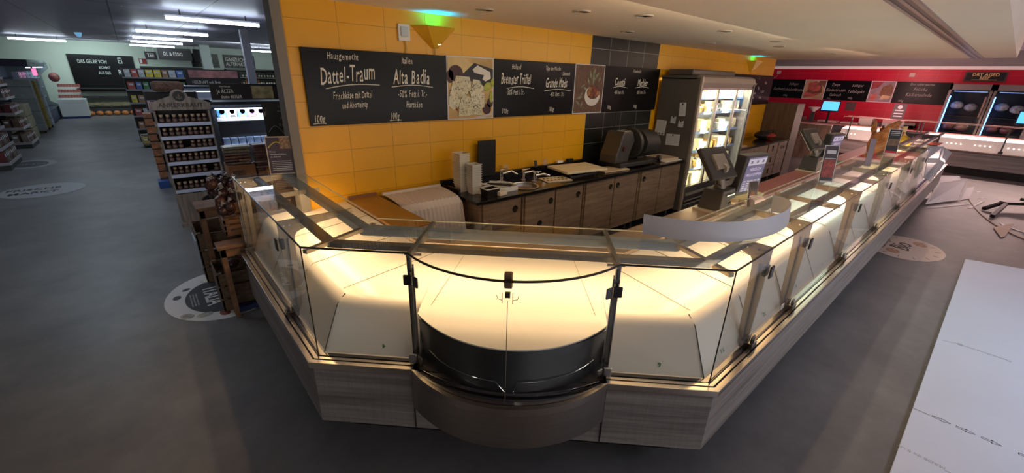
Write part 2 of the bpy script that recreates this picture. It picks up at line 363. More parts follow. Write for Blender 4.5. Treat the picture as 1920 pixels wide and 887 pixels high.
# middle: bowed deck, drum, steel panel, curved gutter
def arc(half,mid,edge,n=24,s0=SC):
    """points (s,d) of a circle arc from s0-half to s0+half, depth edge at the ends and mid at the centre"""
    sag=edge-mid; r=(half*half+sag*sag)/(2*sag); cd=mid+r; th=math.asin(min(1,half/r)); return [(s0+r*math.sin(-th+2*th*i/n),cd-r*math.cos(-th+2*th*i/n)) for i in range(n+1)]
for s in (P1,P2):
    q=[(.10,.585),(.84,.585),(.84,.925),(.27,.862),(.22,.845),(.20,.812)]; k=M(); m_=len(q); k.add([(*FP(s-.003,d),z) for d,z in q]+[(*FP(s+.003,d),z) for d,z in q],[tuple(range(m_))[::-1],tuple(range(m_,2*m_))]+[(i,(i+1)%m_,m_+(i+1)%m_,m_+i) for i in range(m_)]); k.build('end_cheek',DECK,ctrF)
front=arc(.484,-.088,.135)
rows=[]
for j in range(9):
    k=j/8; rows.append([(*FP(s+( (SC+ (i/24*2-1)*.49)-s)*min(1,k*1.5),d+(.84-d)*k),dz(d+(.84-d)*k)+(-.006 if j==0 else 0)) for i,(s,d) in enumerate(front)])
M().sheet([[tuple(p) for p in r] for r in rows],.008).build('deck_panel',DECK,ctrF,smooth=True)
for s in (SC-.34,SC+.34): deckseam(ctrF,[dp(*FP(s*1.0-(.09 if s<SC else -.09),.20),.2,.006),dp(*FP(s,.82),.82,.006)],r=.001)
def loft(mm,A,zA,B,zB,closed=False): return mm.grid([[(*FP(s,d),zA) for s,d in A],[(*FP(s,d),zB) for s,d in B]])
fr2=[(s,d+.012) for s,d in front]; low=arc(.49,-.120,.21)
DRUM=mat('drum_steel',(.10,.10,.105),.3,.85,noise=.2,scale=3)
M().sheet([[(*FP(s,d),.815) for s,d in fr2],[(*FP(s,d),.70) for s,d in [((a+c)/2,(b+e)/2) for (a,b),(c,e) in zip(fr2,low)]],[(*FP(s,d),.60) for s,d in low]],.004).build('drum_panel',DRUM,ctrF,smooth=True)
def ring(name,m,hd,dd,z0,z1,half=.49,mid=-.223,edge=0.,**k):
    A=arc(half-hd[0],mid+dd[0],edge); B=arc(half-hd[1],mid+dd[1],edge+.02*0); mm=M(); n=len(A)
    mm.grid([[(*FP(s,d),z0) for s,d in A],[(*FP(s,d),z1) for s,d in A],[(*FP(s,d),z1) for s,d in B],[(*FP(s,d),z0) for s,d in B],[(*FP(s,d),z0) for s,d in A]])
    return mm.build(name,m,ctrF,smooth=True,**k)
ring('trim_rail',BRASSY,(-.004,.010),(-.003,.022),.565,.604)
ring('trim_rail',BRASSY,(.014,.026),(.030,.050),.560,.600)
ring('gutter',BLACK,(.010,.06),(.020,.13),.54,.566)
ring('glass_channel',STEELD,(.030,.040),(.060,.080),.566,.590)
ring('drain_rim',CHROME,(.040,.044),(.088,.096),.60,.612)
top=arc(.488,-.216,-.002); bot=arc(.345,-.035,.022); mid_=[((a+c)/2,(b+e)/2-.012) for (a,b),(c,e) in zip(top,bot)]
def ssmat():
    m,n,l=nt('bowed_steel'); b=n['Principled BSDF']; t=n.new('ShaderNodeTexCoord'); mp=n.new('ShaderNodeMapping'); mp.inputs['Scale'].default_value=(1.5,1.5,160); l.new(t.outputs['Object'],mp.inputs[0])
    k=n.new('ShaderNodeTexNoise'); k.inputs['Scale'].default_value=3; k.inputs['Detail'].default_value=4; l.new(mp.outputs[0],k.inputs[0])
    r=n.new('ShaderNodeValToRGB'); r.color_ramp.elements[0].color=(.34,.31,.28,1); r.color_ramp.elements[1].color=(.62,.58,.53,1); l.new(k.outputs[0],r.inputs[0]); l.new(r.outputs[0],b.inputs['Base Color'])
    b.inputs['Metallic'].default_value=1; b.inputs['Roughness'].default_value=.33; b.inputs['Anisotropic'].default_value=.6; return m
M().prism([FP(s,d) for s,d in top],.365,.37).build('drum_floor',STEELD,ctrF)
M().sheet([[(*FP(s,d),z) for s,d in top] for z in (.563,.46,.365)],.006).build('bowed_panel',ssmat(),ctrF,smooth=True)
# skirt behind the bowed panel
a=FP(P1,.02);b=FP(P2,.02);c=FP(P2,.05);d=FP(P1,.05)
M().prism([a,b,c,d],.20,.55).build('skirt_panel',SKIRT,ctrF)
# support rods on the drum
M().path([(*FP(s,d+.0),.665) for s,d in low[2:12]]+[(*FP(*low[12]),.60)],.0025,6).build('product_rail',CHROME,ctrF,smooth=True)
M().path([(*FP(s,d+.0),.665) for s,d in low[-3:12:-1]]+[(*FP(low[12][0]+.03,low[12][1]),.60)],.0025,6).build('product_rail',CHROME,ctrF,smooth=True)

# --- glass
GD=.058
def pane(P,a,b,z0,z1,th=.008,name='front_glass'):
    a=Vector((*a,0));b=Vector((*b,0)); M().bar((a.x,a.y,(z0+z1)/2),(b.x,b.y,(z0+z1)/2),th,z1-z0).build(name,GLASS,P)
ZT=1.22
EDGE=mat('glass_edge',(.03,.028,.02),.2)
LY=[3.80,2.53]; L0=Lc(GD)
for a,b in ((3.80,2.535),(2.525,L0[1]+.004)): pane(ctrL,LP(GD,a),LP(GD,b),.60,ZT-.004)
M().path([(*LP(GD,3.80),ZT),(*L0,ZT)],.005,6).build('glass_edge',EDGE,ctrL)
pane(ctrF,(L0[0]+.004,L0[1]-.004),FP(P1-.006,GD),.60,ZT-.004); pane(ctrF,FP(P2+.006,GD),(Rc(GD)[0]-.004,Rc(GD)[1]+.004),.60,ZT-.004)
M().path([(*L0,ZT),(*FP(P1,GD),ZT)],.005,6).build('glass_edge',EDGE,ctrF); M().path([(*FP(P2,GD),ZT),(*Rc(GD),ZT)],.005,6).build('glass_edge',EDGE,ctrF)
ga=arc(.484,-.170,.05,32)
M().sheet([[(*FP(s,d),z) for s,d in ga] for z in (.588,ZT-.004)],.008).build('curved_glass',GLASS,ctrF,smooth=True)
M().path([(*FP(s,d),ZT) for s,d in ga],.0055,6).build('glass_edge',EDGE,ctrF,smooth=True)
for c,P in ((L0,ctrL),(Rc(GD),ctrR)): M().path([(*c,.60),(*c,ZT)],.0035,6).build('glass_edge',EDGE,P)
XG=8.30
xs=[Rc(GD)[0]+.006,2.36,3.03,3.68,4.33,4.98,5.63,6.28,6.93,7.58,XG]
pane(ctrR,(xs[0],.539+GD),(3.025,.539+GD),.60,ZT-.004)
for a,b in ((3.035,4.325),(4.335,5.625),(5.635,6.925),(6.935,XG)): pane(ctrR,(a,.539+GD),(b,.539+GD),.60,ZT-.004)
M().path([(*Rc(GD),ZT),(XG,.539+GD,ZT)],.005,6).build('glass_edge',EDGE,ctrR)
# top shelves of glass
BD=.53
def topglass(P,a,b,c,d): M().prism([a,b,c,d],ZT-.004,ZT+.004).build('top_glass',GLASS,P)
topglass(ctrL,LP(GD,YE),LP(GD,2.53),LP(BD,2.53),LP(BD,YE)); topglass(ctrL,LP(GD,2.525),Lc(GD),Lc(BD),LP(BD,2.525))
topglass(ctrF,Lc(GD),FP(P1,GD),FP(P1,BD),Lc(BD)); topglass(ctrF,FP(P2,GD),Rc(GD),Rc(BD),FP(P2,BD))
M().prism([FP(s,d) for s,d in ga]+[FP(P2,BD),FP(P1,BD)],ZT-.004,ZT+.004).build('top_glass',GLASS,ctrF)
pr=Rc
topglass(ctrR,Rc(GD),(3.03,.539+GD),(3.03,.539+BD),Rc(BD))
for a,b in ((3.035,4.325),(4.335,5.625),(5.635,6.925),(6.935,XG)): topglass(ctrR,(a,.539+GD),(b,.539+GD),(b,.539+BD),(a,.539+BD))
GE=mat('glass_back_edge',(.75,.70,.5),.3)
for P,a,b in ((ctrL,LP(BD,YE),Lc(BD)),(ctrF,Lc(BD),Rc(BD)),(ctrR,Rc(BD),(XG,.539+BD))): M().path([(*a,ZT),(*b,ZT)],.0035,5).build('glass_rear_edge',GE,P)
# --- supports: horizontal arm under the top glass and a post behind the front glass
BR=mat('bracket_steel',(.42,.36,.28),.35,.7)
def support(P,f,z0=.60,leg=True,arm=True,wide=True):
    """f(d) -> (x,y)"""
    a=Vector((*f(.075),0));b=Vector((*f(.50),0)); t=(b-a).normalized(); 
    mm=M(); w=.012
    # plate profile in (d,z): arm with a rounded gusset down to the leg
    pr=[(.070,1.205),(.50,1.205),(.50,1.180),(.24,1.150),(.165,1.125),(.150,1.10),(.145,1.04),(.128,z0+.03),(.092,z0),(.072,z0)] if leg else [(.07,1.205),(.50,1.205),(.50,1.18),(.12,1.165),(.07,1.18)]
    sd=Vector((-t.y,t.x,0))*w/2
    v=[]
    for sg in (-1,1):
        for d,z in pr: p=f(d); v.append((p[0]+sg*sd.x,p[1]+sg*sd.y,z))
    n=len(pr); mm.add(v,[tuple(range(n))[::-1],tuple(range(n,2*n))]+[(i,(i+1)%n,n+(i+1)%n,n+i) for i in range(n)])
    br=mm.build('support_bracket',BR,P)
    if leg:
        # flange making the leg a channel
        p=f(.098);q=f(.112); M().bar((*q,1.10),(*p,z0+.02),.045,.006,(t.x,t.y,0)).build('leg_flange',RAIL,br)
        for z,nm in ((1.07,'upper_clamp'),(z0+.035,'lower_clamp')):
            c=f(.05); cc=f(.078); mx=Matrix.Translation((*c,z))@Matrix.Rotation(math.atan2(t.y,t.x),4,'Z'); k=M(); k.obox(mx,.010,.045,.07)
            mx=Matrix.Translation((*cc,z))@Matrix.Rotation(math.atan2(t.y,t.x),4,'Z'); k.obox(mx,.022,.050,.06); k.build(nm,BLACK if z>1 else STEELD,P,bevel=.004)
        for d in (.1,.13,.19,.22): p=f(d); M().path([(p[0]-sd.x*2.4,p[1]-sd.y*2.4,1.175),(p[0]+sd.x*2.4,p[1]+sd.y*2.4,1.175)],.006,8).build('bolt',CHROME,br)
for y in (3.785,2.53): support(ctrL,lambda d,y=y:LP(d,y))
support(ctrL,lambda d:LP(d,3.16),leg=False)
for i,x in enumerate((2.36,3.03,4.33,5.63,6.93,8.22)): support(ctrR,lambda d,x=x:(x,.539+d))
for x in (3.68,4.98,6.28,7.58): support(ctrR,lambda d,x=x:(x,.539+d),leg=False)
# mitre brackets at the two corners
def arm(P,a,b,name='corner_bracket'):
    M().bar((*a,1.19),(*b,1.19),.028,.022).build(name,BR,P,bevel=.002)
arm(ctrL,Lc(.075),Lc(.50)); arm(ctrR,Rc(.075),Rc(.50))
# posts and cross arms beside the curved pane
for s in (P1,P2):
    sg=-1 if s<SC else 1
    f=lambda d,s=s:FP(s,d)
    M().bar((*f(.075),.60),(*f(.075),1.15),.020,.016,(1,1,0)).build('glass_post',STEELD,ctrF)
    M().bar((*f(.088),.60),(*f(.088),1.15),.034,.005,(1,1,0)).build('glass_post',CHROME,ctrF)
    M().path([(*f(.075),1.14),(*f(.075),1.205)],.013,10).build('post_cap',STEELD,ctrF,smooth=True)
    M().bar((*f(.06),1.205),(*f(.56),1.205),.020,.020).build('cross_arm',RAIL,ctrF,bevel=.002)
    M().bar((*f(.09),1.185),(*f(.50),1.175),.010,.03).build('cross_arm',BR,ctrF)
    for d in (.14,.42):
        p=f(d); M().path([(p[0]-.03,p[1]+.03,1.18),(p[0]+.03,p[1]-.03,1.18)],.008,8).build('bolt',CHROME,ctrF,smooth=True)
    for z,m,nm in ((1.085,BLACK,'upper_clamp'),(.635,STEEL,'lower_clamp')):
        p=FP(s+sg*.004,.046); k=M(); mx=Matrix.Translation((*p,z))@Matrix.Rotation(R(-45),4,'Z'); k.obox(mx,.044,.012,.056); k.build(nm,m,ctrF,bevel=.006)
        p=FP(s-sg*.038,.028); k=M(); mx=Matrix.Translation((*p,z))@Matrix.Rotation(R(-45-sg*-38),4,'Z'); k.obox(mx,.036,.012,.056); k.build(nm,m if z>1 else STEELD,ctrF,bevel=.006)
        p=FP(s,.066); M().path([(*p,z-.035),(*p,z+.035)],.010,8).build('clamp_hinge',m if z>1 else STEELD,ctrF,smooth=True)
# clip in the middle of the curved pane
c=FP(SC,-.165); k=M(); mx=Matrix.Translation((c[0]+.008,c[1]+.008,1.20))@Matrix.Rotation(R(-45),4,'Z')
k.obox(mx@Matrix.Translation((0,.012,.012)),.036,.030,.07); k.build('pane_clip',mat('clip_tan',(.30,.20,.11),.4,.6),ctrF,bevel=.006)
k=M(); c2=FP(SC,-.150); k.obox(Matrix.Translation((c[0],c[1],1.155))@Matrix.Rotation(R(-45),4,'Z'),.022,.018,.022)
for u in (-.022,.022):
    p=FP(SC+u,-.176); k.path([(*p,1.17),(*p,1.12)],.0018,5)
    k.path([(*p,1.135),(*FP(SC+u*1.9,-.17),1.138),(*FP(SC+u*2.1,-.165),1.152)],.0015,5)
k.build('clip_wire',STEELD,ctrF)
for e in (0,): M().path([(*FP(SC,-.171),.60),(*FP(SC,-.171),1.13)],.0016,5).build('pane_joint',SEAM,ctrF)
# small clips where panes meet the gutter
for x in (2.36,3.03,4.33,5.63,6.93,8.22): M().box(x-.05,x+.02,.539+.03,.539+.10,.585,.64).build('glass_foot',STEELD,ctrR,bevel=.004)
for y in (2.53,3.78): M().box(.385+.03,.385+.10,y-.03,y+.03,.585,.64).build('glass_foot',STEELD,ctrL,bevel=.004)
M().box(2.90,2.95,.615,.619,.62,.66).use(LABELW).build('rating_label',LABELW,ctrR)
# sliding end frames: stainless cheek at the far left end
M().box(.385+.06,.385+.075,3.795,3.81,.60,1.22).build('end_post',STEEL,ctrL)
M().box(.385+.07,.385+.53,3.80,3.808,.60,1.21).build('end_glass',GLASS,ctrL)
# printed numbers on the aprons (read from the staff side)
def apron(P,s,x,y,xd,out,z=.64):
    n=Vector(out); up=Vector((-n.x*.42,-n.y*.42,.9)).normalized()  # up along the apron
    mm=M(); text(mm,s,(x,y,z),[-a for a in xd],-up,.034,'CENTER',bold=.012,lift=.004); mm.build('panel_number',GREEN_INK,P)
n=(-1/RT,-1/RT,0); t=(1/RT,-1/RT,0)
def apt(s,z): d=.098+(z-.60)*.465; return (*FP(s,d),z)
p=apt(-.78,.655); apron(ctrF,'4',p[0],p[1],t,n,p[2]); p=apt(.66,.655); apron(ctrF,'6',p[0],p[1],t,n,p[2])
for x,s in ((2.12,'7-1'),(2.72,'7-2'),(3.32,'8'),(3.95,'9')): apron(ctrR,s,x,.539+.098+.055*.465,(1,0,0),(0,-1,0),.655)
# LED strips under the lamp rail
def strip(P,a,b,pw,col,z=1.150,k=.15):
    L=(Vector(b)-Vector(a)).length; m=((a[0]+b[0])/2,(a[1]+b[1])/2,z)
    l=bpy.data.lights.new('led_strip','AREA'); l.shape='RECTANGLE'; l.size=L*.96; l.size_y=.03; l.energy=pw*L*k; l.color=col
    o=bpy.data.objects.new('led_strip',l); C.objects.link(o); o.location=m; o.rotation_euler=(0,0,math.atan2(b[1]-a[1],b[0]-a[0])); return o
for ld,kk in ((.435,.185),(.31,.115)):
  strip(ctrL,LP(ld,3.79),Lc(ld),20,WARM,k=kk); strip(ctrF,Lc(ld),Rc(ld),20,WARM,k=kk)
  for a,b,cc,pw in ((Rc(ld)[0],3.03,WARM,20),(3.03,4.33,WARM,18),(4.33,5.63,MINT,17),(5.63,6.3,MINT,16),(6.3,7.6,PINK,20),(7.6,8.6,(1,.75,.35),20),(8.6,11.8,PINK,14)): strip(ctrR,(a,.539+ld),(b,.539+ld),pw,cc,k=kk)
# front rail throws light forward too
# ================================================================ YELLOW WALL
X_=(1,0,0); Zu=(0,0,1)
yb=3.617   # front plane of the boards
def board(name,label,x0,x1,lines,grp=None,z0=1.59,z1=2.17):
    b=M().box(x0,x1,yb,3.647,z0,z1).build(name,BOARD,None,bevel=.002); tag(b,label,'menu board')
    if lines:
        mm=M()
        for i,(s,x,z,size,kw) in enumerate(lines):
            if s.startswith('~'):   # chalk swash: x..x2
                x2=kw['x2']; mm.path([(x+(x2-x)*k/10,yb-.003,z+kw.get('h',.03)*math.sin(math.pi*k/10)*.6+kw.get('sl',.0)*k/10) for k in range(11)],.0035,4)
            else: hand_text(mm,s,(x,yb-.001,z),X_,Zu,size,seed=i,**kw)
        mm.build('chalk_writing',CHALK,b)
    return b
board('menu_board','long chalkboard on the yellow wall with the first two cheeses, left of the cheese photo',1.02,2.295,[
 ('Hausgemacht',1.33,2.095,.072,dict(sx=.55)),('Dattel-Traum',1.36,1.93,.175,dict(sx=.41,bold=.006,slope=.10)),('~',1.17,1.875,0,dict(x2=1.62,sl=.03)),
 ('Frischkäse mit Dattel',1.38,1.80,.078,dict(sx=.42,slope=.04)),('und Ahornsirup',1.39,1.725,.074,dict(sx=.42,slope=.04)),('100g',1.09,1.62,.08,dict(sx=.5)),('~',1.04,1.608,0,dict(x2=1.14,h=.005)),
 ('Italien',1.89,2.085,.075,dict(sx=.5)),('Alta Badia',1.93,1.92,.17,dict(sx=.44,bold=.006)),('~',1.73,1.89,0,dict(x2=2.14)),('-50% Fett i. Tr.-',1.93,1.805,.085,dict(sx=.46)),('Hartkäse',1.94,1.715,.078,dict(sx=.5)),('100g',1.74,1.62,.08,dict(sx=.5)),('~',1.69,1.608,0,dict(x2=1.80,h=.005))])
board('menu_board','chalkboard between the cheese photo and the olive photo',2.875,4.135,[
 ('Holland',3.18,2.08,.075,dict(sx=.5)),('Beemster Trüffel',3.18,1.93,.15,dict(sx=.36,bold=.006)),('~',3.05,1.885,0,dict(x2=3.45)),('-50% Fett i. Tr.-',3.18,1.82,.08,dict(sx=.44)),('100g',3.03,1.63,.07,{}),
 ('Tipp der Woche',3.75,2.085,.062,dict(sx=.55)),('Dänemark',3.98,2.035,.055,dict(sx=.5)),('Grande Mads',3.82,1.90,.15,dict(sx=.40,bold=.006)),('~',3.62,1.86,0,dict(x2=4.08)),('-45% Fett i. Tr.-',3.84,1.80,.066,dict(sx=.5)),('100g',3.75,1.63,.07,{})])
board('menu_board','chalkboard on the black tiles beside the refrigerator',4.725,6.05,[
 ('Frankreich',5.45,2.10,.062,dict(sx=.6)),('Comté',5.07,1.93,.13,dict(sx=.6,bold=.004)),('~',4.92,1.90,0,dict(x2=5.25)),('-45% Fett i. Tr.-',5.08,1.82,.062,dict(sx=.5)),('100g',4.88,1.63,.065,{}),
 ('Morbier',5.62,1.93,.13,dict(sx=.55,bold=.004)),('~',5.45,1.90,0,dict(x2=5.8)),('-50% Fett i. Tr.-',5.62,1.82,.062,dict(sx=.5)),('100g',5.50,1.63,.065,{})])
board('menu_board','narrow chalkboard high on the yellow wall behind the refrigerator',8.2,10.69,[
 ('3.-',9.9,2.09,.07,{}),('Suppe',9.75,1.98,.075,{}),('Tag',9.95,1.9,.07,{}),('1,- 2,50',10.2,1.83,.07,{}),('Sauer',9.8,1.80,.07,{}),('Linsen',9.75,1.71,.07,{}),('Kraut',10.15,1.71,.07,{}),('Käse',10.3,2.0,.08,{})])
# photo panels
def P_(name,c,r=.5,noise=.25,sc=18): return mat(name,c,r,noise=noise,scale=sc)
cheese=P_('print_cheese',(.66,.62,.42),.45,.18,30); speck=P_('print_herbs',(.05,.045,.02)); grape=P_('print_grape',(.42,.46,.06)); dgrape=P_('print_dark_grape',(.06,.015,.02))
def flat(mm,pts,y,th=.0016): 
    n=len(pts); return mm.add([(x,y,z) for x,z in pts]+[(x,y-th,z) for x,z in pts],[tuple(range(n)),tuple(range(n,2*n))[::-1]]+[(i,(i+1)%n,n+(i+1)%n,n+i) for i in range(n)])
def disc(mm,x,z,rx,rz,y,n=14,th=.0016,a0=0):
    return flat(mm,[(x+rx*math.cos(2*math.pi*k/n)*math.cos(a0)-rz*math.sin(2*math.pi*k/n)*math.sin(a0),z+rx*math.cos(2*math.pi*k/n)*math.sin(a0)+rz*math.sin(2*math.pi*k/n)*math.cos(a0)) for k in range(n)],y,th)
def picture(label,x0,x1):
    b=M(); b.use(LABELW).box(x0,x1,yb,3.647,1.585,2.175); o=b.build('photo_panel',None,None); tag(o,label,'picture'); return o
pc=picture('square photo of herbed cheese cubes and grapes hanging between two chalkboards',2.30,2.87)
mm=M(); A=2.312;B=2.858;H0=1.595;H1=2.165
mm.use(P_('print_backdrop',(.62,.42,.16),.5,.3,5)); flat(mm,[(A,H0),(B,H0),(B,H1),(A,H1)],yb)
mm.use(P_('print_blur',(.72,.55,.25),.5,.3,4)); flat(mm,[(A,2.02),(2.55,1.98),(2.62,2.1),(2.5,H1),(A,H1)],yb-.002)
mm.use(P_('print_slate',(.02,.02,.03))); flat(mm,[(2.46,2.0),(2.62,2.12),(B,2.07),(B,1.94),(2.70,1.90)],yb-.003)
mm.use(P_('print_cream',(.80,.78,.70),.5,.08)); flat(mm,[(2.60,2.06),(2.66,2.10),(2.82,2.04),(2.83,1.98),(2.76,1.95),(2.72,1.97),(2.74,2.01),(2.62,2.03)],yb-.005)
mm.use(dgrape); disc(mm,2.40,2.02,.085,.075,yb-.004); disc(mm,2.335,1.99,.04,.06,yb-.004); disc(mm,2.78,1.68,.055,.055,yb-.005); disc(mm,2.82,1.74,.04,.045,yb-.005)
mm.use(P_('print_chili',(.30,.03,.01))); flat(mm,[(2.32,1.76),(2.36,1.72),(2.42,1.66),(2.41,1.69),(2.36,1.75),(2.33,1.79)],yb-.007)
mm.use(grape); disc(mm,2.79,1.90,.055,.042,yb-.006,a0=.5); disc(mm,2.835,1.80,.022,.06,yb-.006); disc(mm,2.85,1.94,.02,.04,yb-.006)
mm.use(cheese)
cubes=[[(A,1.78),(2.36,1.95),(2.45,1.93),(2.44,1.72),(2.36,1.68),(A,1.72)],[(2.36,1.88),(2.40,2.0),(2.56,1.99),(2.58,1.88),(2.50,1.80),(2.40,1.80)],[(2.58,1.88),(2.60,1.97),(2.68,1.96),(2.74,1.88),(2.70,1.84),(2.60,1.84)],
       [(2.42,1.62),(2.43,1.74),(2.48,1.83),(2.58,1.79),(2.60,1.66),(2.56,1.62)],[(2.56,1.86),(2.74,1.84),(2.74,1.70),(2.66,1.68),(2.58,1.76)],[(2.58,1.63),(2.57,1.74),(2.70,1.73),(2.71,1.62)]]
for i,c in enumerate(cubes): mm.use(cheese if i%2 else P_('print_cheese_light',(.74,.70,.50),.45,.14,26)); flat(mm,c,yb-.008-.001*i)
mm.use(speck); rn=random.Random(3)
for c in cubes:
    cx=sum(p[0] for p in c)/len(c); cz=sum(p[1] for p in c)/len(c); wx=max(p[0] for p in c)-min(p[0] for p in c); wz=max(p[1] for p in c)-min(p[1] for p in c)
    for k in range(26): disc(mm,cx+rn.uniform(-.4,.4)*wx,cz+rn.uniform(-.36,.36)*wz,rn.uniform(.003,.007),rn.uniform(.002,.004),yb-.016,5,a0=rn.uniform(0,3))
mm.use(P_('print_plate',(.66,.62,.58),.4,.05)); flat(mm,[(A,1.60),(2.6,1.598),(B,1.64),(B,1.62),(2.7,1.596),(A,1.596)],yb-.009)
mm.build('print',None,pc)
po=picture('narrow photo of a white bowl of olives with a sage sprig, on wood',4.14,4.72)
mm=M(); A=4.152;B=4.708; plank=wood('print_plank',(.05,.022,.012),(.22,.11,.06),(14,1,2.2),5,.5)
mm.use(plank); flat(mm,[(A,H0),(B,H0),(B,H1),(A,H1)],yb)
leaf=P_('print_leaf',(.22,.26,.15),.5,.3,20); mm.use(leaf)
for x,z,a,L in ((4.50,2.08,1.2,.14),(4.56,2.04,.8,.13),(4.44,2.05,1.8,.12),(4.50,2.0,1.5,.15),(4.62,2.0,.9,.1),(4.40,1.98,2.1,.1),(4.36,1.88,2.6,.12),(4.30,1.92,.4,.1),(4.25,1.78,.2,.12),(4.22,1.72,2.6,.1),(4.30,1.70,1.2,.1),(4.28,1.82,.9,.09)):
    flat(mm,[(x-math.cos(a)*L*.5,z-math.sin(a)*L*.5),(x-math.sin(a)*L*.15,z+math.cos(a)*L*.15),(x+math.cos(a)*L*.5,z+math.sin(a)*L*.5),(x+math.sin(a)*L*.15,z-math.cos(a)*L*.15)],yb-.003)
mm.use(P_('print_bowl',(.72,.68,.64),.4,.06)); disc(mm,4.50,1.80,.155,.125,yb-.005,22)
mm.use(P_('print_bowl_in',(.10,.05,.03))); disc(mm,4.51,1.845,.125,.085,yb-.007,20)
for i,(x,z) in enumerate(((4.44,1.88),(4.50,1.90),(4.57,1.87),(4.42,1.83),(4.49,1.84),(4.55,1.81),(4.60,1.83),(4.47,1.80),(4.52,1.86))):
    mm.use(P_('print_olive',(.20,.05,.02) if i%3 else (.36,.16,.04),.3)); disc(mm,x,z,.036,.030,yb-.009-.0007*i,12)
mm.use(P_('print_bean',(.38,.28,.20)))
for k in range(40): disc(mm,rn.uniform(4.17,4.69),rn.uniform(1.60,1.72),.006,.004,yb-.003,5,a0=rn.uniform(0,3))
mm.build('print',None,po)
# switch boxes + sconces
def outlet(label,x,z,m=WHITE):
    o=thing('wall_switch',label,'switch',(x,3.64,z)); M().box(x-.055,x+.055,3.628,3.65,z-.065,z+.065).build('back_box',m,o,bevel=.004)
    M().box(x-.035,x+.035,3.617,3.628,z-.03,z+.045).build('rocker',mat('switch_blue_grey',(.55,.62,.66),.3),o,bevel=.003)
    M().path([(x+.01,3.634,z-.065),(x+.018,3.632,z-.12),(x+.012,3.634,z-.16)],.006,6).build('cable',mat('cable_yellow',(.75,.55,.2),.5),o); return o
outlet('white light switch with a short cable on the yellow wall above the first chalkboard',1.89,2.335)
SCY=mat('sconce_yellow',(.78,.45,.03),.35)
def sconce(label,x,zt,w,h,yy=3.65):
    o=thing('wall_lamp',label,'wall lamp',(x,yy,zt))
    # cone cut in half: triangular front with folded sides
    f=[(-w/2,0,0),(w/2,0,0),(w*.10,0,-h),(-w*.06,0,-h),(-w*.30,-.14,0),(w*.30,-.14,0),(w*.04,-.035,-h),(-w*.03,-.035,-h)]
    v=[(x+a,yy+b,zt+c) for a,b,c in f]
    m=M(); m.add(v,[(0,4,7,3),(4,5,6,7),(5,1,2,6),(3,7,6,2)]); m.build('shade',SCY,o)
    M().path([(x+.02,yy-.045,zt-h+.03),(x+.02,yy-.055,zt-h+.03)],.008,8).use(CHROME).path([(x+.04,yy-.047,zt-h+.032),(x+.04,yy-.056,zt-h+.032)],.007,8).build('screw',CHROME,o)
    M().path([(x+.0,yy-.02,zt-h),(x+.005,yy-.012,zt-h-.06)],.006,6).build('cable',mat('cable_y2',(.6,.4,.1),.5),o)
    M().path([(x-.04,yy-.05,zt-.03),(x+.04,yy-.05,zt-.03)],.012,8).build('bulb',mat('teal_bulb',(.1,1,.85),.4,emit=1.5,ecol=(.05,1,.8)),o)
    l=bpy.data.lights.new('teal_glow','SPOT'); l.energy=5.5; l.color=(.0,.50,1.0); l.spot_size=R(150); l.spot_blend=.8; l.shadow_soft_size=.02
    q=bpy.data.objects.new('teal_glow',l); C.objects.link(q); q.location=(x,yy-.075,zt-.03); q.rotation_euler=(R(180-8),0,0)
    return o
sconce('yellow folded wall lamp glowing teal at the ceiling, beside the white switch',2.19,2.40,.46,.17)
sconce('small yellow wall lamp glowing teal above the refrigerator',9.42,2.42,.55,.20)
# ceiling details
for i,(x,y) in enumerate(((2.33,3.06),(2.88,2.50),(3.38,2.24),(4.34,3.07),(4.84,2.21),(6.20,3.01),(6.27,2.19),(7.14,2.44),(8.97,2.24),(7.94,2.95))):
    labs=['recessed ceiling spot nearest the switch, its lens missing','open recessed ceiling spot, second along from the teal lamp','dark recessed ceiling spot with black reflector, third from the left','recessed ceiling spot just before the black tiles','recessed ceiling spot above the refrigerator front, towards the aisle','recessed ceiling spot over the refrigerator against the wall','thin slotted ceiling spot beyond the refrigerator, on the aisle row','recessed ceiling spot right of the slotted one','farthest recessed ceiling spot before the meat counter','recessed ceiling spot in front of the far teal lamp']
    t=thing('ceiling_spot',labs[i],'ceiling light',(x,y,2.51),0,'recessed spots in the cream ceiling')
    r=.075; ring_=M(); ring_.grid([[ (x+q*math.cos(2*math.pi*k/24),y+q*math.sin(2*math.pi*k/24),z) for k in range(25)] for q,z in ((r,2.51),(r,2.502),(r*.80,2.500),(r*.74,2.508))]); ring_.build('rim',mat('spot_rim',(.55,.48,.38),.4),t,smooth=True)
    M().lathe([(r*.76,0),(r*.70,.0)],(x,y,2.5055),20).build('reflector',BLACK if i in(2,6) else mat('spot_inner',(.16,.12,.07),.3,.5),t)
    M().box(x-.04,x+.03,y-.008,y+.008,2.499,2.504).build('lamp_clip',CHROME,t)
t=thing('ceiling_track','double dark slotted track running lengthways in the cream ceiling','ceiling track',(7.4,.64,2.51))
for y,m in ((.70,PINKC),(.64,PINKC),(.58,PINKC)): M().box(3.0,11.04,y-.012,y+.012,2.498,2.51).build('rail',mat('track_metal',(.34,.26,.24),.4,.4),t)
for y in (.67,.61): M().box(3.0,11.04,y-.018,y+.018,2.503,2.51).build('slot',BLACK,t)

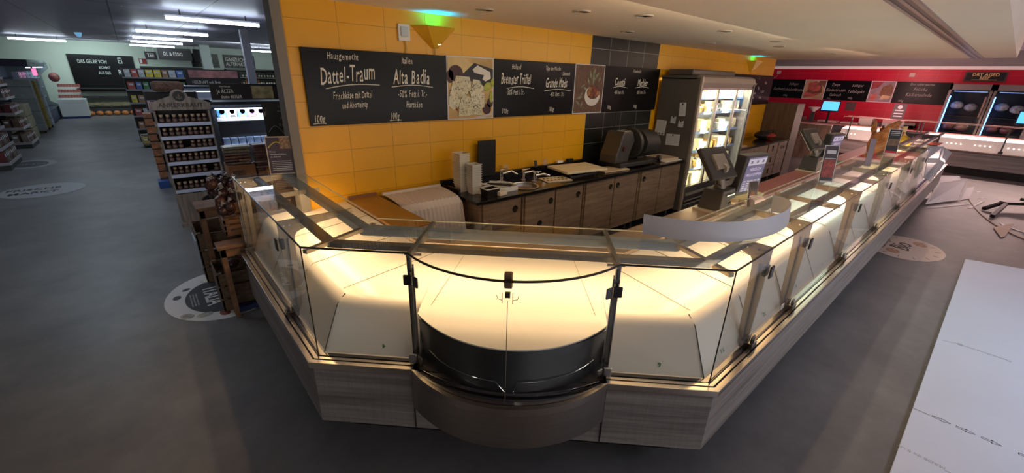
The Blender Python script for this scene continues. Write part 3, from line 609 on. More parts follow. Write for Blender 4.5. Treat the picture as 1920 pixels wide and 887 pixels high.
# ================================================================ BACK COUNTER
HOLE=mat('finger_hole',(.10,.085,.07),.3,.8)
def cabinet(label,x0,x1,yf,zt,zb,doors,end=False,holes=()):
    t=thing('base_cabinet',label,'cabinet',((x0+x1)/2,yf+.3,zb),0)
    M().box(x0,x1,yf+.02,3.62,zb,zt).build('body',CAB,t)
    for i,(a,b,hx) in enumerate(doors):
        d=M().box(a+.004,b-.004,yf,yf+.019,zb+.01,zt-.012).build('door',CAB,t,bevel=.002)
        if hx:
            for hz in (zt-.12,)+((zt-.35,) if i in holes else ()):
                hxx=b-.07 if hx>0 else a+.07
                if hz<zt-.2: hxx=(a+b)/2
                k=M(); k.grid([[(hxx+q*math.cos(2*math.pi*j/20),yf-yy,hz+q*math.sin(2*math.pi*j/20)) for j in range(21)] for q,yy in ((.036,0),(.034,.006),(.027,.006),(.024,.001))]); hh=k.build('finger_pull',STEELD,d,smooth=True)
                M().add([(hxx+.025*math.cos(2*math.pi*j/20),yf-.0015,hz+.025*math.sin(2*math.pi*j/20)) for j in range(20)],[tuple(range(20))]).build('recess',HOLE if hz>zt-.2 else BLACK,d)
    for x in (x0+.06,x1-.06):
        M().path([(x,yf+.10,0),(x,yf+.10,zb)],.022,10).build('leg',STEELD,t,smooth=True)
        M().path([(x,yf+.5,0),(x,yf+.5,zb)],.022,10).build('leg',STEELD,t,smooth=True)
    return t
cabinet('brown oak base cabinet at the left end under the black worktop, below the sink',2.26,2.80,3.03,.865,.15,[(2.29,2.77,1)])
cabinet('pair of brown oak doors under the sink, one with a second lower hole',2.82,3.78,3.03,.865,.15,[(2.84,3.29,1),(3.30,3.75,1)],holes=(0,))
cabinet('brown oak double cabinet under the white cutting board',3.80,4.93,3.03,.865,.15,[(3.82,4.37,1),(4.38,4.90,-1)])
cabinet('brown oak cabinet next to the refrigerator under the slicer',4.95,6.03,3.03,.865,.15,[(4.98,5.47,-1),(5.48,6.02,0)])
wt=thing('worktop','long black stone worktop with a round sink under the yellow wall','worktop',(4.1,3.3,.87))
M().box(2.20,6.07,3.0,3.62,.87,.90).build('slab',STONE,wt,bevel=.003)
M().box(2.20,6.07,3.60,3.645,.90,.99).build('upstand',STONE,wt,bevel=.003)
M().box(2.20,2.22,3.30,3.62,.90,.96).build('side_upstand',STONE,wt)
sx,sy=2.99,3.22
k=M(); k.grid([[(sx+q*math.cos(2*math.pi*j/32),sy+q*math.sin(2*math.pi*j/32),z) for j in range(33)] for q,z in ((.163,.9005),(.166,.908),(.145,.909),(.14,.902),(.13,.85),(.05,.82),(.001,.82))]); sk=k.build('sink_bowl',STEEL,wt,smooth=True)
# cut the slab visually: the bowl needs a hole
bm=M(); bm.lathe([(.139,-.1),(.139,.1)],(sx,sy,.885),32); cut=bm.build('cut'); sl=[c for c in wt.children if c.name.startswith('slab')][0]
md=sl.modifiers.new('hole','BOOLEAN'); md.operation='DIFFERENCE'; md.object=cut; md.solver='EXACT'
bpy.context.view_layer.update(); dg=bpy.context.evaluated_depsgraph_get(); me=bpy.data.meshes.new_from_object(sl.evaluated_get(dg)); sl.modifiers.clear(); sl.data=me; bpy.data.objects.remove(cut)
# taps
def tapthing(label,x,y,hgt=.1,tilt=.06):
    t=thing('tap',label,'tap',(x,y,.90)); M().lathe([(.028,0),(.028,.012),(.02,.02),(.02,hgt)],(x,y,.9),14).build('body',CHROME,t,smooth=True)
    M().path([(x,y,.9+hgt*.85),(x+.10,y-.05,.9+hgt*1.05),(x+.16,y-.08,.9+hgt*.8)],[.014,.012,.010],10).build('spout',CHROME,t,smooth=True)
    M().path([(x,y,.9+hgt),(x-.01,y+.01,.9+hgt+.02),(x+.07,y-.03,.9+hgt+.035)],[.02,.014,.006],8).build('lever',CHROME,t,smooth=True)
tapthing('tall chrome tap standing left of the round sink',2.80,3.38,.15)
tapthing('short chrome soap dispenser tap behind the sink',3.16,3.42,.10)
tapthing('second short chrome tap at the right edge of the sink',3.22,3.30,.085)
tp=mat('tub_plastic',(.80,.74,.60),.45)
def tubstack(label,x,y,n,w=.10,hh=.03,m=tp,z=.90,grp=None,ht=.09):
    t=thing('plastic_tub_stack',label,'tubs',(x,y,z))
    pr=[(-w/2,-w/2),(w/2,-w/2),(w/2,w/2),(-w/2,w/2)]
    for i in range(n):
        z0=z+i*hh; k=M(); s0=.8
        k.grid([[(x+a*q,y+b*q,z0+zz) for a,b in pr+[pr[0]]] for q,zz in ((.72,0),(.98,ht),(1.08,ht),(1.08,ht-.008))]); k.add([(x+a*.72,y+b*.72,z0) for a,b in pr],[(0,1,2,3)]); k.build('tub',m,t)
    return t
tubstack('tall stack of cream plastic tubs at the left end of the worktop',2.33,3.44,14,.12,.023)
tubstack('shorter stack of clear plastic tubs in front of the tall cream stack',2.38,3.30,10,.11,.023,mat('tub_clear',(.72,.70,.62),.3))
pb=thing('plastic_box','square frosted plastic box behind the tubs against the wall','box',(2.50,3.50,.90)); M().box(2.44,2.57,3.44,3.56,.90,1.03).build('body',mat('frosted',(.55,.46,.30),.35),pb,bevel=.006); M().box(2.455,2.53,3.46,3.52,1.031,1.055).build('packet',WHITE,pb,bevel=.004)
M2=M().box(2.635,2.865,3.560,3.580,.985,1.365).build('price_board',BLACK,None,bevel=.002); tag(M2,'blank black board standing upright against the yellow wall','sign'); 
def tray(label,x0,x1,y0,y1,z0,h,m,name='tray'):
    t=thing(name,label,'tray',((x0+x1)/2,(y0+y1)/2,z0)); w=.008
    k=M(); k.box(x0,x1,y0,y1,z0,z0+w); k.box(x0,x0+w,y0,y1,z0,z0+h); k.box(x1-w,x1,y0,y1,z0,z0+h); k.box(x0,x1,y0,y0+w,z0,z0+h); k.box(x0,x1,y1-w,y1,z0,z0+h); k.build('shell',m,t,bevel=.002); return t
tray('white tray full of tongs and utensils left of the sink',2.55,2.83,3.14,3.42,.90,.05,WHITE)
for i,(a,b,m) in enumerate((((2.60,3.36,.96),(2.74,3.18,.965),BLACK),((2.64,3.38,.97),(2.79,3.24,.965),WHITE),((2.58,3.30,.965),(2.71,3.17,.96),BLACK))):
    k=M(); k.bar(a,b,.022,.010); k.bar(b,(b[0]+.02,b[1]-.03,b[2]-.005),.032,.006); o=k.build('serving_tongs',m); tag(o,['black handled tongs lying across the white tray','white ladle lying in the tray beside the black tongs','shorter black spatula nearest the front of the white tray'][i],'utensil')
t=thing('black_tub','black tub with a white rim standing in front of the cream tubs','tub',(2.47,3.12,.90)); k=M(); x,y=2.46,3.14
k.grid([[(x+a*q,y+b*q,.9+zz) for a,b in ((-.08,-.06),(.08,-.06),(.08,.06),(-.08,.06),(-.08,-.06))] for q,zz in ((.85,0),(1,.075),(.93,.075),(.8,.01))]); k.build('body',BLACK,t)
k=M(); k.grid([[(x+a*q,y+b*q,.9+zz) for a,b in ((-.08,-.06),(.08,-.06),(.08,.06),(-.08,.06),(-.08,-.06))] for q,zz in ((1.06,.074),(1.06,.082),(.9,.082),(.9,.074))]); k.build('rim',WHITE,t)
for i,(x,y,z,a) in enumerate(((2.56,3.09,.90,.1),(2.44,3.26,.90,.5),(2.53,3.24,.90,-.3))):
    o=M().obox(Matrix.Translation((x,y,z+.022))@Matrix.Rotation(a,4,'Z'),.10,.075,.044).build('sponge',mat('pale_box_%d'%i,(.78,.70,.55),.6),None,bevel=.008); tag(o,['pale plastic box at the worktop front edge next to the black tub','pale folded lid beside the foot of the tub stacks','pale plastic lid between the tub stack and the utensil tray'][i],'box')
    o.name='food_box' if i else 'plastic_box'
for i,(x,y,a) in enumerate(((2.95,3.575,.2),(3.03,3.575,-.2),(3.50,3.575,.15),(3.66,3.575,-.3))):
    o=M().obox(Matrix.Translation((x,y,1.03))@Matrix.Rotation(a,4,'Z')@Matrix.Rotation(R(-14),4,'X'),.05,.012,.08).build('price_card_holder',[PLASTIC,PLASTIC,DARK,PLASTIC][i],None,bevel=.002); tag(o,['clear card holder leaning on the wall just right of the blank board','second clear card holder, right of the one at the blank board','dark bottle shaped dispenser standing on the ledge by the wall','clear card holder right of the dark dispenser on the ledge'][i],'holder')
def boardthing(label,cx,cy,cz,w,d,h,a,m,tilt=0,b=.006): 
    o=M().obox(Matrix.Translation((cx,cy,cz))@Matrix.Rotation(a,4,'Z')@Matrix.Rotation(tilt,4,'Y'),w,d,h).build('cutting_board',m,None,bevel=b); return tag(o,label,'board')
boardthing('large cream cutting board raised on a black stand in the middle of the worktop',3.98,3.33,.965,.62,.42,.03,-.18,mat('board_cream',(.83,.74,.52),.45))
st=thing('board_stand','black stand carrying the large cream cutting board','stand',(3.98,3.35,.90)); M().box(3.72,4.24,3.20,3.50,.90,.915).build('base',BLACK,st); 
for x in (3.75,4.20):
    M().box(x-.01,x+.01,3.22,3.48,.915,.948).build('side',BLACK,st)
boardthing('thin beige tray lying between the cutting board and the slicer',4.52,3.22,.909,.46,.26,.018,-.12,mat('tray_beige',(.62,.48,.32),.5))
o=M().obox(Matrix.Translation((3.50,3.24,.905))@Matrix.Rotation(-.25,4,'Z'),.34,.22,.008).build('blister_sheet',mat('foil_cream',(.72,.64,.48),.4),None); tag(o,'cream perforated sheet lying right of the sink','sheet')
mm=M(); 
for i in range(6):
    for j in range(2):
        p=Matrix.Translation((3.50,3.24,.912))@Matrix.Rotation(-.25,4,'Z')@Vector((-.13+i*.05,-.05+j*.09,0)); mm.ball(tuple(p),.012,8,(1.3,1,.3))
mm.build('bubble',mat('dark_pill',(.12,.09,.06),.4),o)
for i,(x,y,w) in enumerate(((3.95,3.56,.10),(4.16,3.57,.10),(4.28,3.50,.12))):
    o=M().box(x-w/2,x+w/2,y-.02,y+.02,.90+(.09 if i<2 else 0),.93+(.09 if i<2 else .03)).build('label_box',[WHITE,BLACK,WHITE][i],None,bevel=.003); tag(o,['small white card box on the upstand behind the cutting board','small black box on the upstand behind the cutting board','little white box lying on the worktop behind the beige tray'][i],'box')
if 1:
    for o_ in [o for o in C.objects if o.name.startswith('label_box')]:
        if o_.get('label','').find('upstand')>0:
            for v in o_.data.vertices: v.co.y+=.045
# slicer
SL=mat('slicer_grey',(.11,.105,.10),.38,.55); SLD=mat('slicer_dark',(.055,.052,.05),.45,.3)
t=thing('meat_slicer','large grey meat slicer with a round blade on the black worktop','meat slicer',(4.95,3.30,.90))
M().prism([(4.62,3.14),(5.20,3.10),(5.52,3.14),(5.50,3.40),(5.25,3.52),(4.64,3.52)],.915,.975).build('base',SLD,t,bevel=.012)
for x,y in ((4.7,3.18),(5.4,3.18),(4.7,3.46),(5.3,3.44)): M().lathe([(.02,0),(.02,.016)],(x,y,.90),10).build('foot',BLACK,t)
k=M(); pr=[(4.56,.975),(4.84,.975),(4.86,1.08),(4.95,1.25),(4.88,1.37),(4.68,1.375),(4.62,1.20),(4.565,1.08)]
n=len(pr); k.add([(x,3.18,z) for x,z in pr]+[(x,3.45,z) for x,z in pr],[tuple(range(n))[::-1],tuple(range(n,2*n))]+[(i,(i+1)%n,n+(i+1)%n,n+i) for i in range(n)]); k.build('motor_housing',SL,t,bevel=.015)
p=Matrix.Translation((4.90,3.165,1.31))@Matrix.Rotation(R(34),4,'Y'); k=M().obox(p,.12,.012,.10).use(SL); 
k=M(); k.bar((4.72,3.20,1.385),(4.86,3.20,1.38),.075,.012).build('control_panel',mat('panel_grey',(.35,.34,.32),.4),t,bevel=.004) if 0 else M().box(4.72,4.86,3.20,3.32,1.368,1.385).build('control_panel',mat('panel_grey',(.38,.36,.33),.4),t,bevel=.004)
for i in range(3): M().box(4.735+i*.04,4.755+i*.04,3.22,3.24,1.385,1.389).build('button',BLACK,t)
M().lathe([(.028,0),(.022,.02)],(0,0,0),12,Matrix.Translation((4.70,3.178,1.16))@Matrix.Rotation(R(90),4,'X')).build('emergency_knob',mat('knob_dark',(.08,.01,.01),.4),t,smooth=True)
bx=Matrix.Translation((5.02,3.30,1.20))@Matrix.Rotation(R(90),4,'Y')@Matrix.Rotation(R(0),4,'X')
M().lathe([(.03,-.03),(.19,-.012),(.195,0),(.19,.012),(.04,.02)],(0,0,0),40,bx).build('blade',CHROME,t,smooth=True)
M().lathe([(.20,-.035),(.215,-.02),(.215,.0),(.20,.004)],(0,0,0),40,bx).build('blade_guard',SL,t,smooth=True)
k=M(); Lx=[]
for i in range(25):
    a=math.pi*2*i/24; Lx.append((3.28+.215*math.cos(a),1.20+.19*math.sin(a)))
n=len(Lx); k.add([(5.09,y,z) for y,z in Lx]+[(5.40,y-.01,z*.97+.02) for y,z in Lx],[tuple(range(n))[::-1],tuple(range(n,2*n))]+[(i,(i+1)%n,n+(i+1)%n,n+i) for i in range(n)]); k.build('carriage',SLD,t,smooth=True,bevel=.01)
M().box(5.16,5.30,3.24,3.36,.97,1.06).build('carriage_arm',SL,t,bevel=.01)
M().lathe([(.0,0),(.035,.0),(.04,.02),(.035,.045),(0,.05)],(0,0,0),16,Matrix.Translation((5.46,3.11,.975))@Matrix.Rotation(R(70),4,'X')).build('thickness_knob',BLACK,t,smooth=True)
M().lathe([(.041,.016),(.043,.022),(.041,.028)],(0,0,0),16,Matrix.Translation((5.46,3.11,.975))@Matrix.Rotation(R(70),4,'X')).build('knob_ring',CHROME,t,smooth=True)
M().path([(4.80,3.44,1.36),(4.92,3.52,1.42),(5.05,3.60,1.58),(5.06,3.645,1.66)],.005,6).build('power_cord',BLACK,t,smooth=True)
sk=thing('wall_socket','white wall socket on the black tiles above the slicer','socket',(5.06,3.645,1.66)); M().box(5.03,5.09,3.63,3.65,1.64,1.70).build('plate',LABELW,sk,bevel=.004)
boardthing('pale cutting board lying on the worktop between slicer and refrigerator',5.82,3.27,.925,.40,.34,.035,-.15,mat('board_beige',(.58,.44,.31),.5))
boardthing('folded beige cloth board edge under the pale cutting board',5.86,3.24,.9035,.44,.36,.007,-.05,WHITE,0,.001)
kn=thing('knife_block','black knife holder with a curved metal blade standing behind the slicer','knife holder',(5.62,3.52,.90)); M().box(5.54,5.66,3.48,3.56,.90,1.04).build('block',BLACK,kn,bevel=.004)
M().prism([(0,0),(.05,.0),(.07,.10),(.04,.19),(.02,.12)],-.002,.002,Matrix.Translation((5.58,3.51,1.04))@Matrix.Rotation(R(90),4,'X')).build('blade',mat('copper_blade',(.7,.4,.2),.2,1),kn)
bk=M().box(5.58,5.72,3.40,3.47,.90,.99).build('towel_box',WHITE,None,bevel=.006); tag(bk,'small white box on the worktop behind the slicer by the refrigerator','box')

# ================================================================ REFRIGERATOR
FX0,FX1,FY=6.10,8.0,2.97
t=thing('refrigerated_cabinet','tall grey refrigerator with sliding glass doors full of cheese','refrigerator',((FX0+FX1)/2,3.3,0))
k=M(); k.box(FX0,FX0+.05,FY+.03,3.60,.10,2.06).build('side_panel',FRIDGE,t,bevel=.006)
M().box(FX1-.05,FX1,FY+.03,3.60,.10,2.06).build('side_panel',FRIDGE,t,bevel=.006)
M().box(FX0+.05,FX1-.05,3.56,3.60,.10,2.0).build('back_panel',mat('liner_white',(.72,.74,.70),.5),t)
M().box(FX0+.05,FX1-.05,FY+.12,3.56,.42,.45).build('floor_panel',WHITE,t)
pr=[(2.99,1.93),(2.96,2.0),(2.985,2.07),(3.05,2.10),(3.05,1.93)]
M().add([(FX0+.05,y,z) for y,z in pr]+[(FX1,y,z) for y,z in pr],[(0,1,2,3,4),(9,8,7,6,5)]+[(i,(i+1)%5,5+(i+1)%5,5+i) for i in range(5)]).build('canopy',PINKC,t,smooth=True)
M().box(FX0,FX1,3.05,3.60,2.04,2.09).build('top_panel',FRIDGE,t)
M().box(FX0+.12,FX1-.35,3.18,3.58,2.09,2.18).build('compressor_cover',FRIDGE,t,bevel=.02)
M().box(FX0-.004,FX0+.05,FY-.01,FY+.03,.10,2.08).build('corner_profile',mat('profile_light',(.42,.37,.30),.35,.4),t,bevel=.008)
M().box(FX1-.05,FX1,FY-.01,FY+.03,.10,2.0).build('corner_profile',FRIDGE,t,bevel=.008)
M().box(FX0+.05,FX1-.05,FY,3.5,.10,.44).build('plinth',DARK,t)
for z in (.20,.26,.36): M().bar((FX0+.06,FY-.02,z),(FX1-.06,FY-.02,z),.03,.018 if z<.3 else .04).build('bumper',STEEL,t,bevel=.004)
for x0,x1,m in ((FX0+.05,6.70,.0),(6.70,7.36,.0),(7.36,FX1-.05,0)):
    d=M(); w=.025
    d.box(x0,x0+w,FY+.0,FY+.035,.45,1.92); d.box(x1-w,x1,FY+.0,FY+.035,.45,1.92); d.box(x0,x1,FY+.0,FY+.035,.45,.48); d.box(x0,x1,FY+.0,FY+.035,1.90,1.93)
    dd=d.build('sliding_door',STEEL,t,bevel=.003); M().box(x0+w,x1-w,FY+.014,FY+.020,.48,1.90).build('door_glass',GLASS,dd)
SH=(.70,.98,1.27,1.56,1.78)
ledw=mat('shelf_rail',(.25,.42,.75),.4)
for z in SH:
    s=M().box(FX0+.06,FX1-.06,3.10,3.55,z-.012,z).build('shelf',mat('shelf_plate',(.55,.56,.55),.3),t); M().box(FX0+.06,FX1-.06,3.085,3.10,z-.02,z+.018).build('price_rail',ledw,s)
l=bpy.data.lights.new('cabinet_light','AREA'); l.shape='RECTANGLE'; l.size=1.7; l.size_y=.05; l.energy=34; l.color=(1,.93,.76)
q=bpy.data.objects.new('cabinet_light',l); C.objects.link(q); q.location=(7.05,3.075,1.90); q.rotation_euler=(R(32),0,0)
for xx in (6.72,7.36,6.16):
    l=bpy.data.lights.new('cabinet_light','AREA'); l.shape='RECTANGLE'; l.size=.03; l.size_y=1.3; l.energy=14; l.color=(1,.88,.62) if xx<7 else (.95,.97,1); q=bpy.data.objects.new('cabinet_light',l); C.objects.link(q); q.location=(xx,3.04,1.15); q.rotation_euler=(R(90),0,R(-8 if xx>6.5 else -35))
# notes on the side
def note(label,y,z,w,h,tilt=0,mags=1):
    t=thing('paper_note',label,'note',(FX0-.002,y,z)); mx=Matrix.Translation((FX0-.002,y,z))@Matrix.Rotation(tilt,4,'X')
    M().obox(mx,.002,w,h).build('sheet',LABELW,t)
    k=M()
    for i in range(int(h/.03)): k.obox(mx@Matrix.Translation((-.0015,0,h/2-.035-i*.022)),.001,w*.75,.003)
    k.build('print_lines',mat('grey_print',(.35,.35,.36),.6),t)
    for i in range(mags): k=M(); k.lathe([(.011,0),(.010,.008)],(0,0,0),12,mx@Matrix.Translation((-.002,-w*.3+i*.05 if mags>1 else 0,-h*.4 if mags>1 else h*.4))@Matrix.Rotation(R(-90),4,'Y')); k.build('magnet',BLACK,t)
note('large notice with three magnets at the back edge of the refrigerator side',3.50,1.33,.17,.22,.06,3)
note('tall curled receipt held by a magnet high on the refrigerator side',3.19,1.62,.10,.19,-.08)
note('small square note left of the other square note on the refrigerator side',3.31,1.46,.08,.10,.04)
note('small square note under the tall receipt',3.18,1.41,.08,.09,0)
note('wide handwritten sheet low on the refrigerator side',3.27,1.17,.22,.17,-.03)
# cheeses: build each kind once and copy
def kind(name,fn,m,label,cat,grp):
    k=M(); fn(k); o=k.build(name,m,None); tag(o,label,cat,grp); return o
ch=[kind('round_cheese',lambda k:k.lathe([(.085,0),(.095,.01),(.095,.07),(.085,.08)],n=20),mat('rind_yellow',(.78,.60,.28),.5,noise=.1),'round yellow cheese wheel standing in the refrigerator','cheese','whole and cut cheeses in the refrigerator'),
 kind('cheese_block',lambda k:k.hexa([(-.07,-.05,0),(.07,-.05,0),(.07,.05,0),(-.07,.05,0),(-.065,-.045,.10),(.065,-.045,.10),(.065,.045,.10),(-.065,.045,.10)]),mat('cheese_pale',(.82,.74,.48),.5,noise=.08),'pale block of cheese on a refrigerator shelf','cheese','pale cheese blocks in the refrigerator'),
 kind('cheese_wedge',lambda k:k.prism([(0,-.08),(.07,.07),(-.07,.07)],0,.075),mat('cheese_orange',(.80,.47,.14),.5,noise=.1),'orange wedge of cheese on a refrigerator shelf','cheese','orange cheese wedges in the refrigerator'),
 kind('cheese_wedge',lambda k:k.prism([(0,-.08),(.07,.07),(-.07,.07)],0,.07),mat('cheese_blue',(.66,.72,.72),.5,noise=.3,scale=30),'blue veined cheese wedge on a refrigerator shelf','cheese','blue cheese wedges in the refrigerator'),
 kind('wrapped_packet',lambda k:k.ball((0,0,.05),.06,10,(1,.8,.8)),mat('wrap_brown',(.32,.16,.10),.4,noise=.4),'dark brown round loaf cheese in a refrigerator shelf','cheese','dark rinded cheeses in the refrigerator')]
rn=random.Random(5); used=[0]*5; cpos={}
for si,z in enumerate((.45,)+SH):
    if z>1.75: seq=[4,0,0,2,0,1,4,1,1,0,1]
    else: seq=[rn.choice([0,1,1,2,3,1,4 if z>1.5 else 1]) for _ in range(11)]
    for row,y in ((0,3.18),(1,3.36)):
        for i,kx in enumerate(seq):
            if row and (i+si)%3==0: continue
            x=FX0+.18+i*.155+row*.04+rn.uniform(-.015,.015)
            if x>FX1-.13: continue
            if used[kx]==0: o=ch[kx]; used[kx]=1
            else: o=ch[kx].copy(); C.objects.link(o)
            rowi=len(cpos.setdefault((si,row),[])); cpos[(si,row)].append(1); o.scale=(1.12,1.12,1.25 if kx in (0,4) else 1.7); o['label']=['yellow cheese wheel','pale cheese block','orange cheese wedge','blue veined cheese wedge','dark rinded cheese'][kx]+', '+nth(rowi)+' from the left, '+('front' if row==0 else 'rear')+' row, '+['bottom','lowest','second','third','fourth','top'][si]+' refrigerator shelf'; o.location=(x,y+rn.uniform(-.015,.015),z+.001); o.rotation_euler=(0,0,rn.uniform(0,6.28)); 
for i in range(5):
    if not used[i]: bpy.data.objects.remove(ch[i])
tagm=M(); tagm.box(-.012,.012,-.002,.002,0,.04); pt=tagm.build('price_tag',BLACK); tag(pt,'small black price tag clipped to a refrigerator shelf edge','price tag','price tags on the refrigerator shelves'); first=True
for zi,z in enumerate(SH[:-1]):
    for i in range(12):
        o=pt if first else pt.copy()
        if not first: C.objects.link(o)
        first=False; o.location=(FX0+.15+i*.14,3.08,z+.018); o['label']='small black price tag, '+nth(i)+' from the left on the '+['lowest','second','third','fourth'][zi]+' refrigerator shelf'

# ================================================================ SECOND BACK COUNTER AND OAK PANELS
cabinet('brown oak drawer unit beyond the refrigerator under the second black worktop',8.05,9.55,3.03,.865,.15,[(8.08,8.80,1),(8.81,9.53,-1)])
t=thing('drawer_unit','three small oak drawers in the second back counter','cabinet',(9.85,3.3,.15)); M().box(9.57,10.12,3.05,3.62,.15,.865).build('body',CAB,t)
for i in range(3):
    z=.17+i*.235; d=M().box(9.58,10.11,3.03,3.05,z,z+.225).build('drawer',CAB,t,bevel=.003); M().bar((9.84,3.022,z+.06),(9.84,3.022,z+.17),.03,.012,(0,1,0)).build('finger_pull',BLACK,d)
cabinet('wide oak cabinet with twin finger holes next to the tall oak panel',10.14,10.66,3.03,.865,.15,[(10.15,10.40,1),(10.40,10.65,-1)])
wt2=M().box(8.02,10.68,3.0,3.64,.87,.90).build('worktop',STONE,None,bevel=.003); tag(wt2,'second black stone worktop beyond the refrigerator','worktop')
o=M().box(8.12,8.50,3.05,3.32,.901,.918).build('cutting_board',mat('cb3',(.62,.45,.32),.5),None,bevel=.004); tag(o,'small pink beige board at the near end of the second worktop','board')
k=M(); rng=random.Random(2)
t=thing('folded_bag','dark bag with a red cloth lying on the second worktop','bag',(10.0,3.35,.90)); M().ball((10.1,3.36,.98),.2,14,(1.5,.8,.42)).build('bag_body',mat('bag_black',(.015,.012,.015),.6),t,smooth=True)
M().ball((10.15,3.27,.97),.16,14,(1.4,.8,.36)).build('red_cloth',mat('cloth_red',(.36,.03,.015),.6),t,smooth=True); M().path([(9.85,3.3,1.02),(10.0,3.25,1.10),(10.3,3.25,1.08),(10.45,3.3,.95)],.012,8).build('strap',BLACK,t,smooth=True)
o=M().box(10.72,11.2,3.03,3.70,0,1.62).build('oak_partition',PANEL,None,bevel=.002); tag(o,'tall oak partition at the far end of the yellow wall','partition')
o=M().box(14.5,14.56,3.15,6.5,0,.97).build('oak_partition',PANEL,None,bevel=.002); tag(o,'lower wide oak panel in front of the red wall counter','partition'); M().box(14.48,14.60,3.15,6.5,.97,.99).build('cap_rail',mat('pink_cap',(.65,.45,.38),.35),o)

# white ribbed curtain and brown slab at the left of the worktop
sl=M().box(1.23,1.50,2.62,3.62,.93,.957).build('side_worktop',mat('brown_laminate',(.30,.135,.02),.22,noise=.1,scale=4),None,bevel=.004); tag(sl,'brown yellow side worktop between the left counter wing and the white ribbed sheet','worktop'); M().box(1.24,1.50,3.60,3.625,.957,.975).build('upstand',mat('slab_edge',(.22,.10,.05),.4),sl)  # yellow wall's reflection is put into the worktop colour
M().box(1.44,1.48,2.70,3.55,0,.93).build('front_board',DARK,sl)
RIB=mat('ribbed_plastic',(.66,.60,.56),.55)
t=thing('night_cover','white ribbed roll-up cover hanging beside the black worktop','cover',(1.85,3.4,.5))
k=M(); rows=[]
for j in range(15):
    q=j/14
    if q<.55: y=3.56-q*.62; z=.945-q*q*.12
    else: a=(q-.55)/.45; y=3.56-.341-.10*math.sin(a*1.5); z=.909-.02-a*.62
    rows.append([(1.56+i*(.60/60)+(.02 if q>.5 else 0)*(i/60),y+.006*(1 if (i//2)%2 else 0),z+.006*(1 if (i//2)%2 else 0)) for i in range(61)])
k.sheet(rows,.004).build('ribbed_sheet',RIB,t)
M().bar((1.54,3.575,.96),(2.16,3.575,.96),.03,.025).build('hanging_bar',mat('bar_white',(.7,.62,.55),.4),t,bevel=.004)
